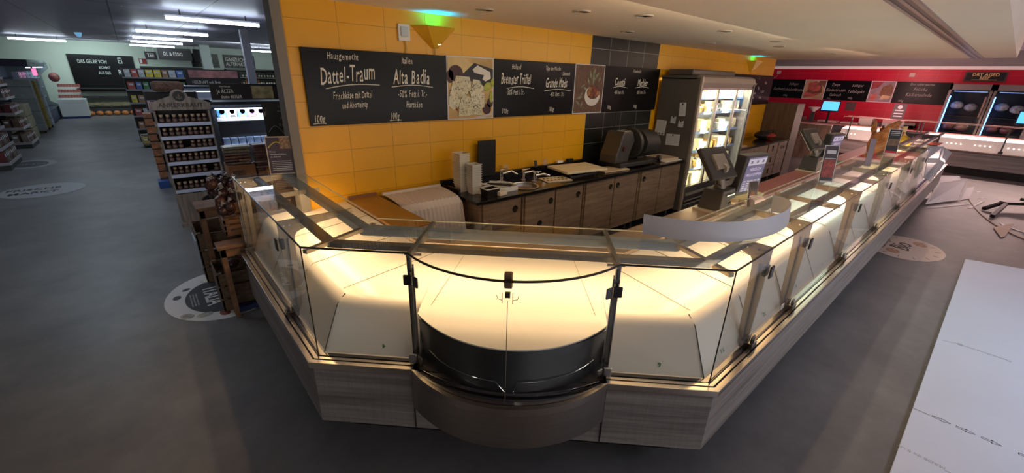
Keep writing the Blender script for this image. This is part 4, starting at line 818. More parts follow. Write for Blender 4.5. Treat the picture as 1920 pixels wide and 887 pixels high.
# ================================================================ ON THE COUNTER
def RX(a,ax): return Matrix.Rotation(R(a),4,ax)
SCG=mat('scale_grey',(.065,.058,.052),.45,.2); SCL=mat('scale_light',(.34,.30,.25),.35,.4)
def scale(label,x,y,z,green=False):
    t=thing('shop_scale',label,'scale',(x,y,z))
    M().prism([(x-.20,y-.12),(x+.20,y-.12),(x+.20,y+.12),(x-.20,y+.12)],z,z+.02).build('base_tray',mat('scale_tray',(.62,.54,.40),.3,.5),t,bevel=.004)
    h=.19; k=M(); a,b,c,d=.16,.10,.12,.085
    k.hexa([(x-a,y-b,z+.02),(x+a,y-b,z+.02),(x+a,y+b,z+.02),(x-a,y+b,z+.02),(x-c,y-d,z+h),(x+c,y-d,z+h),(x+c,y+d,z+h),(x-c,y+d,z+h)]); k.build('printer_body',SCG,t,bevel=.008)
    M().box(x-.08,x+.08,y-b-.004,y-b+.01,z+.14,z+.152).build('paper_slot',CHROME,t)
    M().path([(x,y,z+h),(x-.02,y+.01,z+h+.09),(x-.03,y+.03,z+h+.16)],[.05,.035,.03],12).build('neck',SCL,t,smooth=True)
    M().path([(x+.02,y,z+h+.02),(x+.16,y-.01,z+h+.02),(x+.24,y-.02,z+h+.12)],[.03,.02,.02],10).build('side_arm',SCL,t,smooth=True)
    mx=Matrix.Translation((x-.04,y+.05,z+.40))@RX(-10,'Z')@RX(-38,'X')
    M().obox(mx,.34,.045,.30).build('operator_housing',SCG,t,bevel=.012)
    M().obox(mx@Matrix.Translation((0,.026,0)),.31,.006,.26).build('operator_screen',mat('screen_pale',(.6,.6,.5),.2,emit=.2),t)
    M().obox(mx@Matrix.Translation((0,-.03,.0)),.16,.03,.14).build('rear_cover',SCL,t,bevel=.006)
    M().lathe([(.045,-.02),(.045,.02)],(0,0,0),16,Matrix.Translation((x-.03,y+.0,z+.36))@RX(90,'Y')).build('hinge',SCL,t,smooth=True)
    M().lathe([(.016,-.028),(.016,.028)],(0,0,0),12,Matrix.Translation((x-.03,y+.0,z+.36))@RX(90,'Y')).build('hinge_bolt',BLACK,t,smooth=True)
    M().path([(x-.06,y+.02,z+.28),(x-.10,y-.01,z+.24),(x-.03,y-.02,z+.21)],.006,6).build('cable',BLACK,t,smooth=True)
    # customer display
    cx=x+.36; mx=Matrix.Translation((cx,y-.10,z+.28))@RX(-9,'Z')@RX(6,'X')
    M().obox(mx@Matrix.Translation((0,.03,0)),.36,.09,.37).build('customer_housing',mat('display_black',(.04,.04,.042),.4),t,bevel=.01)
    M().obox(mx@Matrix.Translation((0,-.018,.01)),.29,.004,.31).build('customer_screen',mat('screen_lilac',(.2,.19,.32),.2,emit=.10,ecol=(.42,.38,.75)),t)
    k=M()
    for j,(a,b,w,hh) in enumerate(((-.09,.125,.03,.025),(0,.125,.03,.025),(.09,.125,.03,.025))): k.obox(mx@Matrix.Translation((a,-.021,b)),w,.002,hh)
    k.build('screen_icons',mat('icon_grey',(.2,.2,.3),.4),t)
    M().obox(mx@Matrix.Translation((0,-.0205,.125)),.28,.002,.055).build('screen_header',mat('screen_head',(.6,.6,.75),.3,emit=.22,ecol=(.62,.62,.9)),t)
    k=M()
    for j,s in enumerate(('HERZLICH','WILLKOMMEN')): p=mx@Matrix.Translation((0,-.0215,.045-j*.05))@Vector((0,0,0)); X=(mx.to_3x3()@Vector((1,0,0))); U=(mx.to_3x3()@Vector((0,0,1))); text(k,s,p,X,U,.038,lift=.001)
    for j in range(5):
        for i in range(5): k.obox(mx@Matrix.Translation((-.11+i*.055,-.0215,-.05-j*.022)),.035,.002,.008)
    k.build('screen_text',mat('screen_txt',(.75,.7,.9),.4,emit=.25,ecol=(.7,.65,.95)),t)
    M().path([(cx,y-.03,z+.20),(cx-.05,y,z+.1),(cx-.10,y,z+.02)],.022,10).build('display_arm',SCG,t,smooth=True)
    return t
scale('grey shop scale with tilted screens at the near end of the right counter wing',3.72,1.48,.953)
scale('second shop scale with tilted screens, farther back beside the green mat',6.55,1.52,.953)
gm=M().box(7.0,7.75,1.42,1.66,.953,.968).build('cutting_mat',mat('green_mat',(.01,.16,.06),.4),None,bevel=.003); tag(gm,'dark green mat on the service ledge beside the second scale','mat')
o=M().box(4.15,4.62,1.40,1.60,.953,.972).build('paper_stack',mat('yellow_paper',(.66,.58,.26),.5),None,bevel=.002); tag(o,'yellowish paper block on the service ledge under the customer screen','paper')
# holders and brochures near the first scale
def frame(label,x,y,z,w,h,yaw,m,draw=None,rim=WHITE,name='food_card'):
    t=thing(name,label,'sign',(x,y,z)); mx=Matrix.Translation((x,y,z+h/2))@RX(yaw,'Z')@RX(-8,'X')
    M().obox(mx,w+.012,.004,h+.012).build('holder',rim,t,bevel=.001); M().obox(mx@Matrix.Translation((0,-.003,0)),w,.002,h).build('leaflet',m,t)
    if draw: draw(t,mx)
    M().obox(Matrix.Translation((x,y,z+.004))@RX(yaw,'Z'),w*.9,.06,.008).build('foot',rim,t)
    return t
def leaf_draw(t,mx):
    k=M(); k.add([mx@Vector((-.035+.0,-.005,.01)),mx@Vector((0,-.005,-.06)),mx@Vector((.03,-.005,-.02)),mx@Vector((.02,-.005,.04)),mx@Vector((-.02,-.005,.05))],[(0,1,2,3,4)]); k.build('print_shape',mat('print_brown',(.28,.12,.06),.5),t)
frame('small framed card with a round food picture beside the first scale',3.90,1.27,.953,.11,.26,-18,mat('leaf_dark',(.10,.08,.07),.5),leaf_draw)
t=thing('leaflet_holder','clear leaflet holder with lilac printed slips in front of the framed card','holder',(3.86,1.18,.953))
for i in range(4): M().obox(Matrix.Translation((3.85+i*.012,1.17+i*.02,1.02+i*.006))@RX(-14,'Z')@RX(-16,'X'),.15,.002,.13).build('slip',mat('slip_lilac',(.62,.55,.62),.5),t)
M().obox(Matrix.Translation((3.87,1.16,.985))@RX(-14,'Z'),.17,.09,.06).build('pocket',PLASTIC,t)
k=M()
for i in range(4): k.obox(Matrix.Translation((3.80+i*.035,1.118-i*.008,.985))@RX(-14,'Z'),.018,.002,.02)
k.build('print_row',INK,t)
def meat_draw(t,mx):
    k=M(); k.obox(mx@Matrix.Translation((0,-.005,-.04)),.09,.002,.15); k.build('meat_photo',mat('meat_red',(.35,.05,.04),.4,noise=.5,scale=25),t)
    k=M(); k.obox(mx@Matrix.Translation((0,-.005,.045)),.085,.002,.006); k.obox(mx@Matrix.Translation((0,-.005,.10)),.07,.002,.03); k.build('print_lines',LABELW,t)
frame('tall dark red leaflet with a meat photo standing on the glass top',4.40,.90,1.225,.10,.30,-50,mat('leaf_navy',(.05,.035,.05),.4),meat_draw,name='advert_card')
frame('clear standing leaflet beside the wooden sculpture on the glass top',5.68,.84,1.225,.05,.28,-55,mat('leaf_clear',(.30,.22,.26),.3),None,PLASTIC,name='advert_card')
def blk(t,mx):
    k=M(); k.obox(mx@Matrix.Translation((0,-.005,-.01)),.11,.002,.08); k.build('photo_band',mat('band_brown',(.22,.13,.07),.5,noise=.5,scale=20),t)
    k=M(); k.obox(mx@Matrix.Translation((0,-.005,-.128)),.115,.002,.03); k.build('red_band',mat('band_red',(.6,.02,.04),.5),t)
    k=M(); 
    for z in (.10,.08,.12): k.obox(mx@Matrix.Translation((0,-.005,z)),.09,.002,.007)
    k.build('print_lines',LABELW,t)
frame('tall black advert card with a red foot standing beyond the wooden sculpture',7.05,.86,1.228,.12,.29,-60,mat('leaf_black',(.02,.018,.02),.4),blk,name='advert_card')
# wooden antler like sculpture
WD=wood('carved_wood',(.28,.10,.03),(.58,.24,.08),(3,3,6),5,.5)
t=thing('wooden_sculpture','orange carved wooden sculpture shaped like an open antler behind the glass top','sculpture',(8.75,1.25,.953))
b0=Vector((8.75,1.25,.953))
def branch(p): M().path([b0+Vector(q) for q in p[0]],p[1],8).build('branch',WD,t,smooth=True)
branch((((0,0,0),(.0,0,.08),(.01,.02,.18),(.02,.06,.30),(.03,.10,.42),(.03,.11,.56)),(.10,.10,.10,.06,.045,.012)))
branch((((0,0,.06),(.0,-.02,.2),(-.01,-.06,.34),(-.02,-.12,.47),(-.02,-.19,.58)),(.10,.12,.09,.075,.025)))
branch((((0,-.02,.06),(.02,-.10,.16),(.02,-.18,.28),(.0,-.27,.42)),(.09,.075,.06,.015)))
branch((((0,0,.10),(-.04,.05,.22),(-.05,.02,.34),(-.04,-.02,.44)),(.09,.07,.06,.02)))
M().lathe([(.16,0),(.17,.015),(.15,.03)],(8.75,1.25,.953),20).build('foot_disc',ORANGE,t)
# basket of yellow pasta bags + brown dried goods
t=thing('snack_bag','yellow cellophane bag of snacks at the far end of the counter','bag',(10.3,1.15,.953)); M().ball((10.3,1.15,1.09),.14,14,(1,1,.9)).build('bag',mat('yellow_bag',(.85,.55,.04),.2,noise=.35,scale=18),t,smooth=True); M().path([(10.3,1.15,1.2),(10.28,1.15,1.26),(10.27,1.17,1.36)],[.05,.015,.05],8).build('bag_neck',mat('yellow_bag_b',(.75,.6,.3),.25),t,smooth=True)
t=thing('dried_bouquet','bunch of brown dried meat sticks piled behind the yellow bag','food',(10.75,1.4,.953)); 
for i in range(26):
    a=rn.uniform(0,6.28); q=rn.uniform(.0,.2); p=(10.75+q*math.cos(a),1.38+q*.6*math.sin(a),.97); M2=M().path([p,(p[0]+rn.uniform(-.1,.1),p[1]+rn.uniform(-.1,.1),1.18+rn.uniform(0,.16))],.02,6).build('stick',mat('dried_%d'%i,(.22+rn.uniform(-.06,.06),.10,.06),.6),t,smooth=True)
M().box(10.55,10.95,1.2,1.55,.953,1.02).build('basket',CRATE,t,bevel=.005)
t=thing('chalk_sign','grey chalk sign with three written lines leaning at the far end of the counter','sign',(10.3,.95,.95)); mx=Matrix.Translation((10.75,1.0,1.09))@RX(-70,'Z')@RX(-14,'X'); M().obox(mx,.62,.008,.27).build('board',mat('slate_grey',(.045,.04,.042),.5),t)
k=M(); X=mx.to_3x3()@Vector((1,0,0)); U=mx.to_3x3()@Vector((0,0,1))
for i,s in enumerate(('Angebot','Heute frisch für Sie','aus eigener','Räucherei')): text(k,s,mx@Vector((0,-.006,.06-i*.055)),X,U,.05,lift=.001,sx=.8)
k.build('chalk_writing',mat('chalk_b',(.55,.50,.42),.7),t)
# price holders, trays on the far rail
for i,(x,y,w,d,m) in enumerate(((8.9,.95,.55,.22,mat('cream_panel',(.72,.60,.34),.4)),(9.9,.80,.35,.16,mat('green_panel',(.40,.42,.28),.4)),(10.6,.74,.5,.18,mat('red_panel',(.55,.10,.06),.4)),(7.9,.86,.35,.16,mat('olive_panel',(.30,.27,.14),.4)))):
    o=M().box(x-w/2,x+w/2,y-d/2,y+d/2,1.226 if x<8.2 else 1.09,1.238 if x<8.2 else 1.10).build('display_plate',m,None,bevel=.003)
    tag(o,['cream plastic panel lying behind the black advert card','greenish loose panel on the far open end of the counter','small red panel at the very far end of the counter rail','olive tray on the glass top before the open end'][i],'panel')
    if x>8.2:
        k=M(); 
        for a in (-1,1): k.bar((x+a*w*.4,.76,1.195),(x+a*w*.4,y,1.09),.01,.01)
        k.build('hook',STEELD,o)
# curved white strip lying across the glass near the corner
t=thing('plastic_strip','long curved white plastic strip standing on edge across the glass tops at the right corner','strip',(2.3,.85,1.225))
def bez(p,n=40):
    out=[]
    for i in range(n+1):
        a=i/n; q=[Vector(v) for v in p]
        while len(q)>1: q=[q[j]*(1-a)+q[j+1]*a for j in range(len(q)-1)]
        out.append(q[0])
    return out
cl=bez([(1.93,1.12,0),(2.02,.86,0),(2.17,.62,0),(2.60,.60,0),(3.05,.66,0),(2.98,.84,0)])
n=len(cl); rows=[[(p.x,p.y,1.226) for p in cl],[(p.x,p.y,1.226+.035+.075*(.6+.4*min(1,i/n*1.6)) if i else 1.30) for i,p in enumerate(cl)]]
rows=[[(p.x,p.y,1.226) for p in cl],[(p.x+.01,p.y+.015,1.226+.105) for p in cl]]
M().sheet(rows,.003).build('strip',mat('strip_white',(.66,.68,.76),.4),t,smooth=True)
# clear plastic panel leaning at the open end
t=thing('plastic_sheet','milky clear moulded plastic hood hanging over the far open end of the counter','sheet',(8.8,.5,.9))
k=M(); k.sheet([[(8.55,.66,1.22),(9.0,.52,1.20),(9.25,.42,1.10)],[(8.45,.60,1.05),(8.9,.50,1.02),(9.1,.44,.96)],[(8.35,.56,.80),(8.6,.52,.74),(8.75,.50,.70)]],.004); k.build('sheet',mat('milky_plastic',(.42,.42,.47),.15),t)
# bulb shaped price stand: flyer on the far left end of the counter
t=thing('advert_card','purple and brown printed flyer standing upright at the far end of the left counter wing','sign',(.78,3.70,1.225))
mx=Matrix.Translation((.79,3.70,1.37))@RX(-18,'Z')@RX(-4,'X'); M().obox(mx,.20,.005,.295).build('holder',mat('flyer_white',(.72,.62,.52),.5),t); M().obox(mx@Matrix.Translation((0,-.004,0)),.185,.003,.28).build('sheet',mat('flyer_purple',(.085,.062,.085),.4),t)
k=M(); k.obox(mx@Matrix.Translation((.045,-.0065,.095)),.095,.002,.088); k.build('photo',mat('flyer_photo',(.35,.22,.14),.5,noise=.6,scale=60),t)
k=M(); X=mx.to_3x3()@Vector((1,0,0)); U=mx.to_3x3()@Vector((0,0,1))
for s,z in (('Unser',.025),('Handwerkskäse',.005),('im Advent',-.015)): text(k,s,mx@Vector((-.08,-.006,z)),X,U,.018,'LEFT',lift=.002,bold=.01)
for i in range(6): k.obox(mx@Matrix.Translation((-.005,-.007,-.045-i*.014)),.14,.001,.004)
k.build('print_lines',LABELW,t)
k=M(); k.path([mx@Vector((-.085+i*.011,-.008,.06+.045*math.sin(i*.28))) for i in range(9)],.004,5); k.build('yellow_arc',mat('flyer_yellow',(.75,.6,.1),.5),t)
# small things: bulb cable clips on the right ledge
t=thing('cable_clip','cream cable clip on the rail behind the curved plastic strip','clip',(3.05,1.10,1.21)); M().ball((3.05,1.10,1.225),.03,10,(1.5,.8,.7)).build('clip_body',mat('clip_cream',(.75,.58,.30),.4),t,smooth=True); M().path([(3.0,1.12,1.21),(3.03,1.09,1.235),(3.09,1.08,1.21)],.005,6).build('wire',BLACK,t)

# ================================================================ FLOOR STICKERS AND LOOSE SHEETS
def ell(mm,cx,cy,rx,ry,z,a0=0,n=40,cut=None):
    pts=[]
    for k in range(n):
        a=2*math.pi*k/n; x=rx*math.cos(a);y=ry*math.sin(a); pts.append((cx+x*math.cos(a0)-y*math.sin(a0),cy+x*math.sin(a0)+y*math.cos(a0)))
    return mm.prism(pts,z-.0012,z)
def sticker(label,cx,cy,rx,ry,a0,base):
    k=M(); ell(k,cx,cy,rx,ry,.003,a0); o=k.build('floor_sticker',base,None); tag(o,label,'floor sticker'); return o
STW=mat('sticker_white',(.66,.66,.66),.45)
s=sticker('round white floor sticker with a dark oval and tomatoes, beside the wooden crates',.26,4.45,.46,.56,0,STW)
k=M(); ell(k,.22,4.42,.27,.37,.0045,0); k.build('dark_oval',mat('oval_black',(.03,.03,.035),.5),s)
k=M(); text(k,'BELLA',(.26,4.42,.0046),(0,-1,0),(1,0,0),.19,bold=.012,lift=.0008,sx=.72); text(k,'ITALIA',(.10,4.42,.0046),(0,-1,0),(1,0,0),.19,bold=.012,lift=.0008,sx=.72)
for i in range(3): text(k,'la dolce vita in unserem markt',(.035-i*.022,4.42,.0046),(0,-1,0),(1,0,0),.022,lift=.0008)
k.build('lettering',STW,s)
for i,(x,y,r,c,n_) in enumerate(((.36,4.88,.08,(.30,.02,.02),'tomato_print'),(.50,4.84,.07,(.32,.03,.02),'tomato_print'),(.26,4.90,.05,(.28,.03,.02),'tomato_print'),(.15,4.80,.05,(.62,.58,.5),'garlic_print'),(-.02,4.70,.035,(.05,.06,.05),'olive_print'),(-.10,4.56,.045,(.05,.05,.05),'olive_print'),(-.06,4.13,.06,(.35,.36,.30),'pasta_print'),(.06,4.07,.06,(.40,.40,.34),'pasta_print'),(.34,3.99,.05,(.40,.16,.08),'mushroom_print'),(.20,4.01,.055,(.20,.03,.02),'tomato_print'),(.48,4.08,.05,(.42,.18,.1),'mushroom_print'))):
    k=M(); ell(k,x,y,r,r*.7,.0048,i*.9,14); k.build(n_,mat('pr%d'%i,c,.5,noise=.4,scale=25),s)
s=sticker('pale oval floor sticker with handwritten letters beside the right counter wing',7.40,.42,.56,.40,0,mat('sticker_cream',(.62,.50,.40),.5))
k=M(); 
text(k,'Bio',(7.42,.36,.0032),(1,0,0),(0,1,0),.30,shear=.3,sx=.9,lift=.0012); text(k,'lecker & gut',(7.40,.60,.0032),(1,0,0),(0,1,0),.10,shear=.3,lift=.0012)
for i in range(14):
    a=i*.45; k.bar((7.4+.42*math.cos(a),.42+.30*math.sin(a),.0045),(7.4+.50*math.cos(a),.42+.355*math.sin(a),.0045),.006,.001)
k.build('lettering',mat('sticker_ink',(.06,.04,.03),.5),s)
for x,y in ((7.12,.5),(7.72,.30)): k=M(); ell(k,x,y,.10,.07,.0048,.4,16); k.build('bread_print',mat('bread_print',(.45,.24,.12),.5,noise=.4,scale=30),s)
STG=mat('sticker_grey',(.30,.31,.32),.5)
s=sticker('near grey oval floor sticker with worn block letters on the left aisle',-1.50,10.35,.52,.55,0,STG)
k=M(); text(k,'FRISCHE',(-1.62,10.40,.0032),(1,0,0),(0,1,0),.22,lift=.0012,sx=.8,bold=.01); text(k,'MARKT',(-1.6,10.12,.0032),(1,0,0),(0,1,0),.22,lift=.0012,sx=.8,bold=.01); k.build('lettering',mat('stk_dark',(.05,.05,.055),.5),s)
s=sticker('far grey ring shaped floor sticker by the first left shelf end',-1.98,13.3,.40,.55,0,STG)
k=M(); ell(k,-1.98,13.3,.28,.38,.0045); k.build('dark_oval',mat('stk_dark2',(.06,.06,.065),.5),s); k=M(); text(k,'VINO',(-1.98,13.22,.0046),(1,0,0),(0,1,0),.2,lift=.001); k.build('lettering',STG,s)
# foam board in the foreground
FB=mat('foam_board',(.60,.66,.79),.55,noise=.03,scale=1.2)
fb=M().prism([(7.44,-.15),(7.70,-.95),(7.66,-3.2),(-.8,-3.2),(-.8,-.12)],.004,.024).build('foam_board',FB,None,bevel=.002); tag(fb,'very large white printed foam board lying on the floor in the right foreground','board')
INKB=mat('print_black',(.03,.03,.035),.5)
k=M()
def arrow(k,x,y):
    for a,b in (((x+.008,y),(x+.008,y-.045)),((x-.008,y),(x-.008,y-.045)),((x+.008,y),(x-.008,y)),((x+.008,y-.045),(x+.018,y-.040)),((x-.008,y-.045),(x-.018,y-.040)),((x+.018,y-.040),(x,y-.085)),((x-.018,y-.040),(x,y-.085))):
        k.bar((*a,.0246),(*b,.0246),.003,.001)
for y in (-.23,-.34,-.45,-.60,-.75,-.9): arrow(k,3.465,y)
text(k,'Thermodur 16',(3.455,-.125,.0244),(0,-1,0),(1,0,0),.02,'LEFT',lift=.0005)
text(k,'520',(3.475,-.66,.0244),(0,1,0),(-1,0,0),.045,lift=.0005)
k.build('printed_arrows',INKB,fb)
k=M(); g=mat('print_faint',(.40,.43,.48),.5)
text(k,'MADE IN E.U',(2.99,-.235,.0244),(0,1,0),(-1,0,0),.034,lift=.0005); k.bar((2.975,-.122,.0246),(2.978,-.145,.0246),.004,.001); k.bar((2.96,-.33,.0246),(2.965,-.37,.0246),.004,.001)
text(k,'Recyclable polystyrene',(4.76,-.40,.0244),(0,1,0),(-1,0,0),.035,lift=.0005); k.bar((4.72,-.17,.0246),(4.735,-.24,.0246),.005,.001)
ell(k,4.75,-.275,.02,.02,.0250); k.build('faint_print',g,fb)
# loose white sheets beyond the counter
SHW=mat('sheet_white',(.66,.68,.70),.5)
def lsheet(label,pts,m=SHW,th=.006):
    a,b,c,d=[Vector(p) for p in pts]; k=M(); k.sheet([[a,b],[d,c]],th); o=k.build('plastic_sheet',m,None); return tag(o,label,'sheet')
lsheet('largest loose white sheet lying tilted on the pile beyond the right counter wing',[(10.50,.55,.03),(11.55,.17,.03),(12.6,.20,.28),(12.0,.55,.22)])
lsheet('white sheet standing behind the largest one',[(11.9,.58,.02),(12.7,.22,.02),(13.4,.34,.22),(13.0,.68,.22)])
lsheet('white sheet corner sticking out right of the pile',[(11.6,.16,.01),(12.0,.05,.012),(13.0,.06,.10),(12.6,.16,.10)])
lsheet('flat narrow white strip on the floor in front of the sheet pile',[(10.28,.50,.006),(10.45,.40,.006),(11.35,.02,.006),(11.35,.10,.006)])
lsheet('thin white strip on the floor right of the sheet pile',[(10.95,.02,.006),(11.0,-.02,.006),(11.95,-.15,.006),(11.9,-.11,.006)])
lsheet('tan triangular offcut lying over the cord in front of the black stand',[(9.68,-.33,.012),(9.10,-.42,.012),(9.22,-.46,.012),(10.20,-.54,.03)],mat('offcut_tan',(.50,.40,.32),.6))
lsheet('white triangular offcut under the tan one',[(10.20,-.38,.006),(9.95,-.43,.006),(9.75,-.66,.006),(9.85,-.60,.006)])
for i,(x,y) in enumerate(((11.3,-.28),(12.9,-.02),(11.9,-.35),(12.2,-.10))):
    o=M().prism([(x,y),(x+.16,y-.05),(x+.22,y-.02),(x+.05,y+.04)],.001,.004).build('plastic_scrap',SHW,None); tag(o,'small white scrap on the floor around the black stand','scrap','small white scraps around the black stand')
k=bez([(12.0,.06,.008),(10.8,-.05,.008),(10.2,-.30,.008),(9.6,-.32,.008),(9.2,-.60,.008),(8.9,-.95,.008),(8.6,-1.6,.008)]); o=M().path(k,.009,6).build('power_cord',mat('cord_beige',(.42,.33,.26),.5),None,smooth=True); tag(o,'beige cord running over the floor beneath the tan offcut','cord')
t=thing('equipment_stand','black metal stand with splayed feet at the right edge of the picture','stand',(11.9,-.75,0))
k=M(); BKM=mat('stand_black',(.02,.014,.014),.35,.4)
M().bar((11.35,-.36,.13),(12.4,-1.3,.13),.12,.05).build('base_beam',BKM,t,bevel=.006); M().bar((11.35,-.36,.13),(11.05,-.17,.03),.06,.05).build('leg',BKM,t,bevel=.006); M().bar((11.3,-.40,.12),(10.50,-.29,.03),.06,.05).build('leg',BKM,t,bevel=.006)
M().bar((12.2,-.9,.13),(12.2,-.9,1.5),.07,.07,(1,0,0)).build('upright',BKM,t,bevel=.006); M().bar((11.6,-.56,.20),(12.6,-1.45,.20),.04,.05).build('cross_bar',BKM,t,bevel=.006)
k=M(); 
for q in (.35,.55,.75): k.obox(Matrix.Translation((11.35+1.05*q,-.36-.94*q,.157))@RX(-42,'Z'),.12,.03,.004)
k.build('slot_light',mat('slot_grey',(.4,.36,.36),.5),t)

# ================================================================ MEAT COUNTER AND RED WALL
t=thing('meat_counter','glass meat counter running across in front of the red wall','counter',(15.9,0,0))
y0,y1=-5,3.13; xf=15.2
M().box(xf+.03,xf+.08,y0,y1,.20,.56).build('skirt_panel',SKIRT,t); M().box(xf+.2,16.05,y0,y1,0,.2).build('plinth',BLACK,t); M().box(xf+.08,16.05,y0,y1,.2,.56).build('carcass',DARK,t); M().box(xf+.72,16.05,y0,y1,.56,.90).build('rear_panel',DARK,t)
M().box(xf,xf+.05,y0,y1,.57,.60).build('trim_rail',mat('trim_pink',(.50,.38,.34),.3,.9),t); M().box(xf+.05,xf+.10,y0,y1,.56,.59).build('gutter',BLACK,t)
for i,(a,b) in enumerate(((y0,1.34),(1.74,3.10))):
    k=M(); pr=[(xf+.10,.60),(xf+.24,.86),(xf+.34,.88),(xf+.7,.91),(xf+.7,.87),(xf+.3,.84)]
    k.add([(x,a,z) for x,z in pr]+[(x,b,z) for x,z in pr],[tuple(range(6))[::-1],tuple(range(6,12))]+[(j,(j+1)%6,6+(j+1)%6,6+j) for j in range(6)]); k.build('deck_panel',DECK,t)
M().box(xf+.12,xf+.7,1.34,1.74,.60,.80).build('gap_cover',DARK,t)
for a,b in ((y0,-1.6),(-1.59,.0),(.01,1.40),(1.50,3.1)): M().box(xf+.06,xf+.068,a,b,.60,1.20).build('front_glass',GLASS,t)
M().path([(xf+.064,y0,1.205),(xf+.064,3.1,1.205)],.008,6).build('glass_edge',mat('pink_edge',(.75,.5,.45),.3,.3),t); M().box(xf+.06,xf+.53,y0,3.1,1.195,1.203).build('top_glass',GLASS,t)
M().path([(xf+.53,y0,1.205),(xf+.53,3.1,1.205)],.006,6).build('glass_rear_edge',mat('pink_edge2',(.7,.5,.42),.3),t)
for y in (1.47,1.40,-.10,2.9): 
    br=M().bar((xf+.08,y,.62),(xf+.10,y,1.20),.02,.03,(0,1,0)).build('glass_post',DARK,t); M().box(xf+.03,xf+.09,y-.04,y+.04,.60,.66).build('lower_clamp',DARK,t,bevel=.004)
M().box(xf+.7,xf+.87,y0,4.6,.90,.93).build('service_ledge',PINKSTONE,t)
k=M(); rows_=[]
for a in (2.75,2.05,1.15,.60,.10,-.45): 
    for j in range(4): k.lathe([(.012,0),(.011,.003)],(0,0,0),8,Matrix.Translation((xf+.158,a+j*.085,.735))@RX(-90,'Y')@RX(0,'X'))
k.build('led_dot',mat('led_dot',(1,.8,.75),.4,emit=6,ecol=(1,.75,.68)),t)
for yy,L in ((2.4,1.3),(0.0,2.4),(-2.5,2.2)):
    l=bpy.data.lights.new('led_strip','AREA'); l.shape='RECTANGLE'; l.size=.04; l.size_y=L; l.energy=26*L; l.color=(1,.66,.6); q=bpy.data.objects.new('led_strip',l); C.objects.link(q); q.location=(xf+.40,yy,1.16); q.rotation_euler=(0,R(18),0)
# things behind the meat counter
M().box(xf+.72,xf+.85,3.13,4.55,.0,.90).build('ledge_support',DARK,t)
t=thing('back_counter','dark steel back counter along the red wall','counter',(16.5,3,.9)); M().box(16.2,16.78,1.75,6.0,.2,.9).build('body',DARK,t); M().box(16.15,16.79,1.75,6.0,.9,.94).build('top',mat('steel_pink',(.35,.26,.24),.35,.7),t)
DX_=(0,-1,0)
def rboard(label,ya,yb_,lines):
    b=M().box(16.765,16.797,yb_,ya,1.59,2.17).build('menu_board',BOARD,None); tag(b,label,'menu board'); k=M()
    for i,(s,y,z,sz) in enumerate(lines): hand_text(k,s,(16.764,y,z),DX_,Zu,sz,seed=i,sx=.7)
    k.build('chalk_writing',mat('chalk_dim',(.5,.45,.42),.7),b); return b
rboard('chalkboard at the left end of the red wall reading of roast and soups',5.70,4.70,[('Kochen',5.45,1.83,.12),('Saftiger',5.02,2.0,.11),('Schinkenbraten',5.0,1.82,.12),('100g',5.2,1.64,.09)])
rboard('chalkboard between the two meat photos on the red wall',4.10,2.99,[('Zarte',3.85,2.0,.12),('Rinderbraten',3.82,1.85,.12),('Gulasch',3.8,1.71,.12),('100g',3.95,1.61,.07),('Saftiger',3.3,2.0,.11),('Tafelspitz',3.3,1.82,.13),('100g',3.4,1.64,.08)])
rboard('chalkboard on the red wall next to the ageing cabinets',2.40,1.26,[('Zum selber machen',1.85,2.08,.08),('Frische',1.86,1.94,.12),('Kalbsroulade',1.86,1.79,.13),('100g',2.2,1.63,.08)])
rboard('chalkboard at the far right end of the red wall',.0,-1.2,[('Aktion',-.3,1.9,.1)])
def rpic(label,ya,yb_,shapes,bg):
    o=M().box(16.76,16.797,yb_,ya,1.585,2.175).use(LABELW).build('photo_panel',LABELW,None); tag(o,label,'picture'); k=M(); w=ya-yb_
    def q(pts,m,e): k.use(m); k.add([(16.76-e,ya-.02-(w-.04)*u,1.60+.56*v) for u,v in pts],[tuple(range(len(pts)))])
    q([(0,0),(1,0),(1,1),(0,1)],bg,.001)
    for i,(pts,m) in enumerate(shapes): q(pts,m,.003+.002*i)
    k.build('print',None,o)
mr=mat('print_meat',(.55,.12,.10),.5,noise=.35,scale=9); md_=mat('print_meat_dark',(.30,.03,.04),.5,noise=.4,scale=12); mb=mat('print_crust',(.20,.08,.04),.5,noise=.4,scale=20); mtan=mat('print_board',(.58,.38,.22),.5,noise=.2,scale=6)
rpic('meat photo of sliced pink roast on the red wall',4.70,4.10,[([(.05,.05),(.2,.5),(.15,.8),(.5,.95),(.85,.7),(.9,.35),(.6,.15)],mb),([(.15,.55),(.18,.85),(.5,.92),(.8,.68),(.78,.45),(.5,.4)],mr),([(.05,.1),(.1,.4),(.5,.25),(.8,.35),(.82,.28),(.5,.1)],mr),([(.6,.75),(.7,.98),(1,.98),(1,.6),(.85,.75)],mb)],mtan)
rpic('darker meat photo of a seasoned roast on the red wall',2.98,2.41,[([(0,.6),(0,1),(.5,1),(.3,.7)],md_),([(.45,.35),(.5,.75),(.8,.9),(1,.7),(1,.3),(.7,.2)],mb),([(.05,.1),(.1,.35),(.3,.4),(.4,.2),(.25,.02)],mr),([(.5,.1),(.9,.15),(1,.3),(.6,.35)],mtan)],mat('print_mauve',(.30,.20,.24),.5,noise=.3,scale=6))
o=thing('wall_sign','small dark framed sign with gold DRY AGED BEEF letters above the ageing cabinets','sign',(16.79,.70,2.34)); M().box(16.76,16.80,.33,1.09,2.21,2.45).build('frame',mat('sign_frame_br',(.10,.05,.04),.4),o); M().box(16.752,16.765,.36,1.06,2.235,2.425).build('panel',BLACK,o)
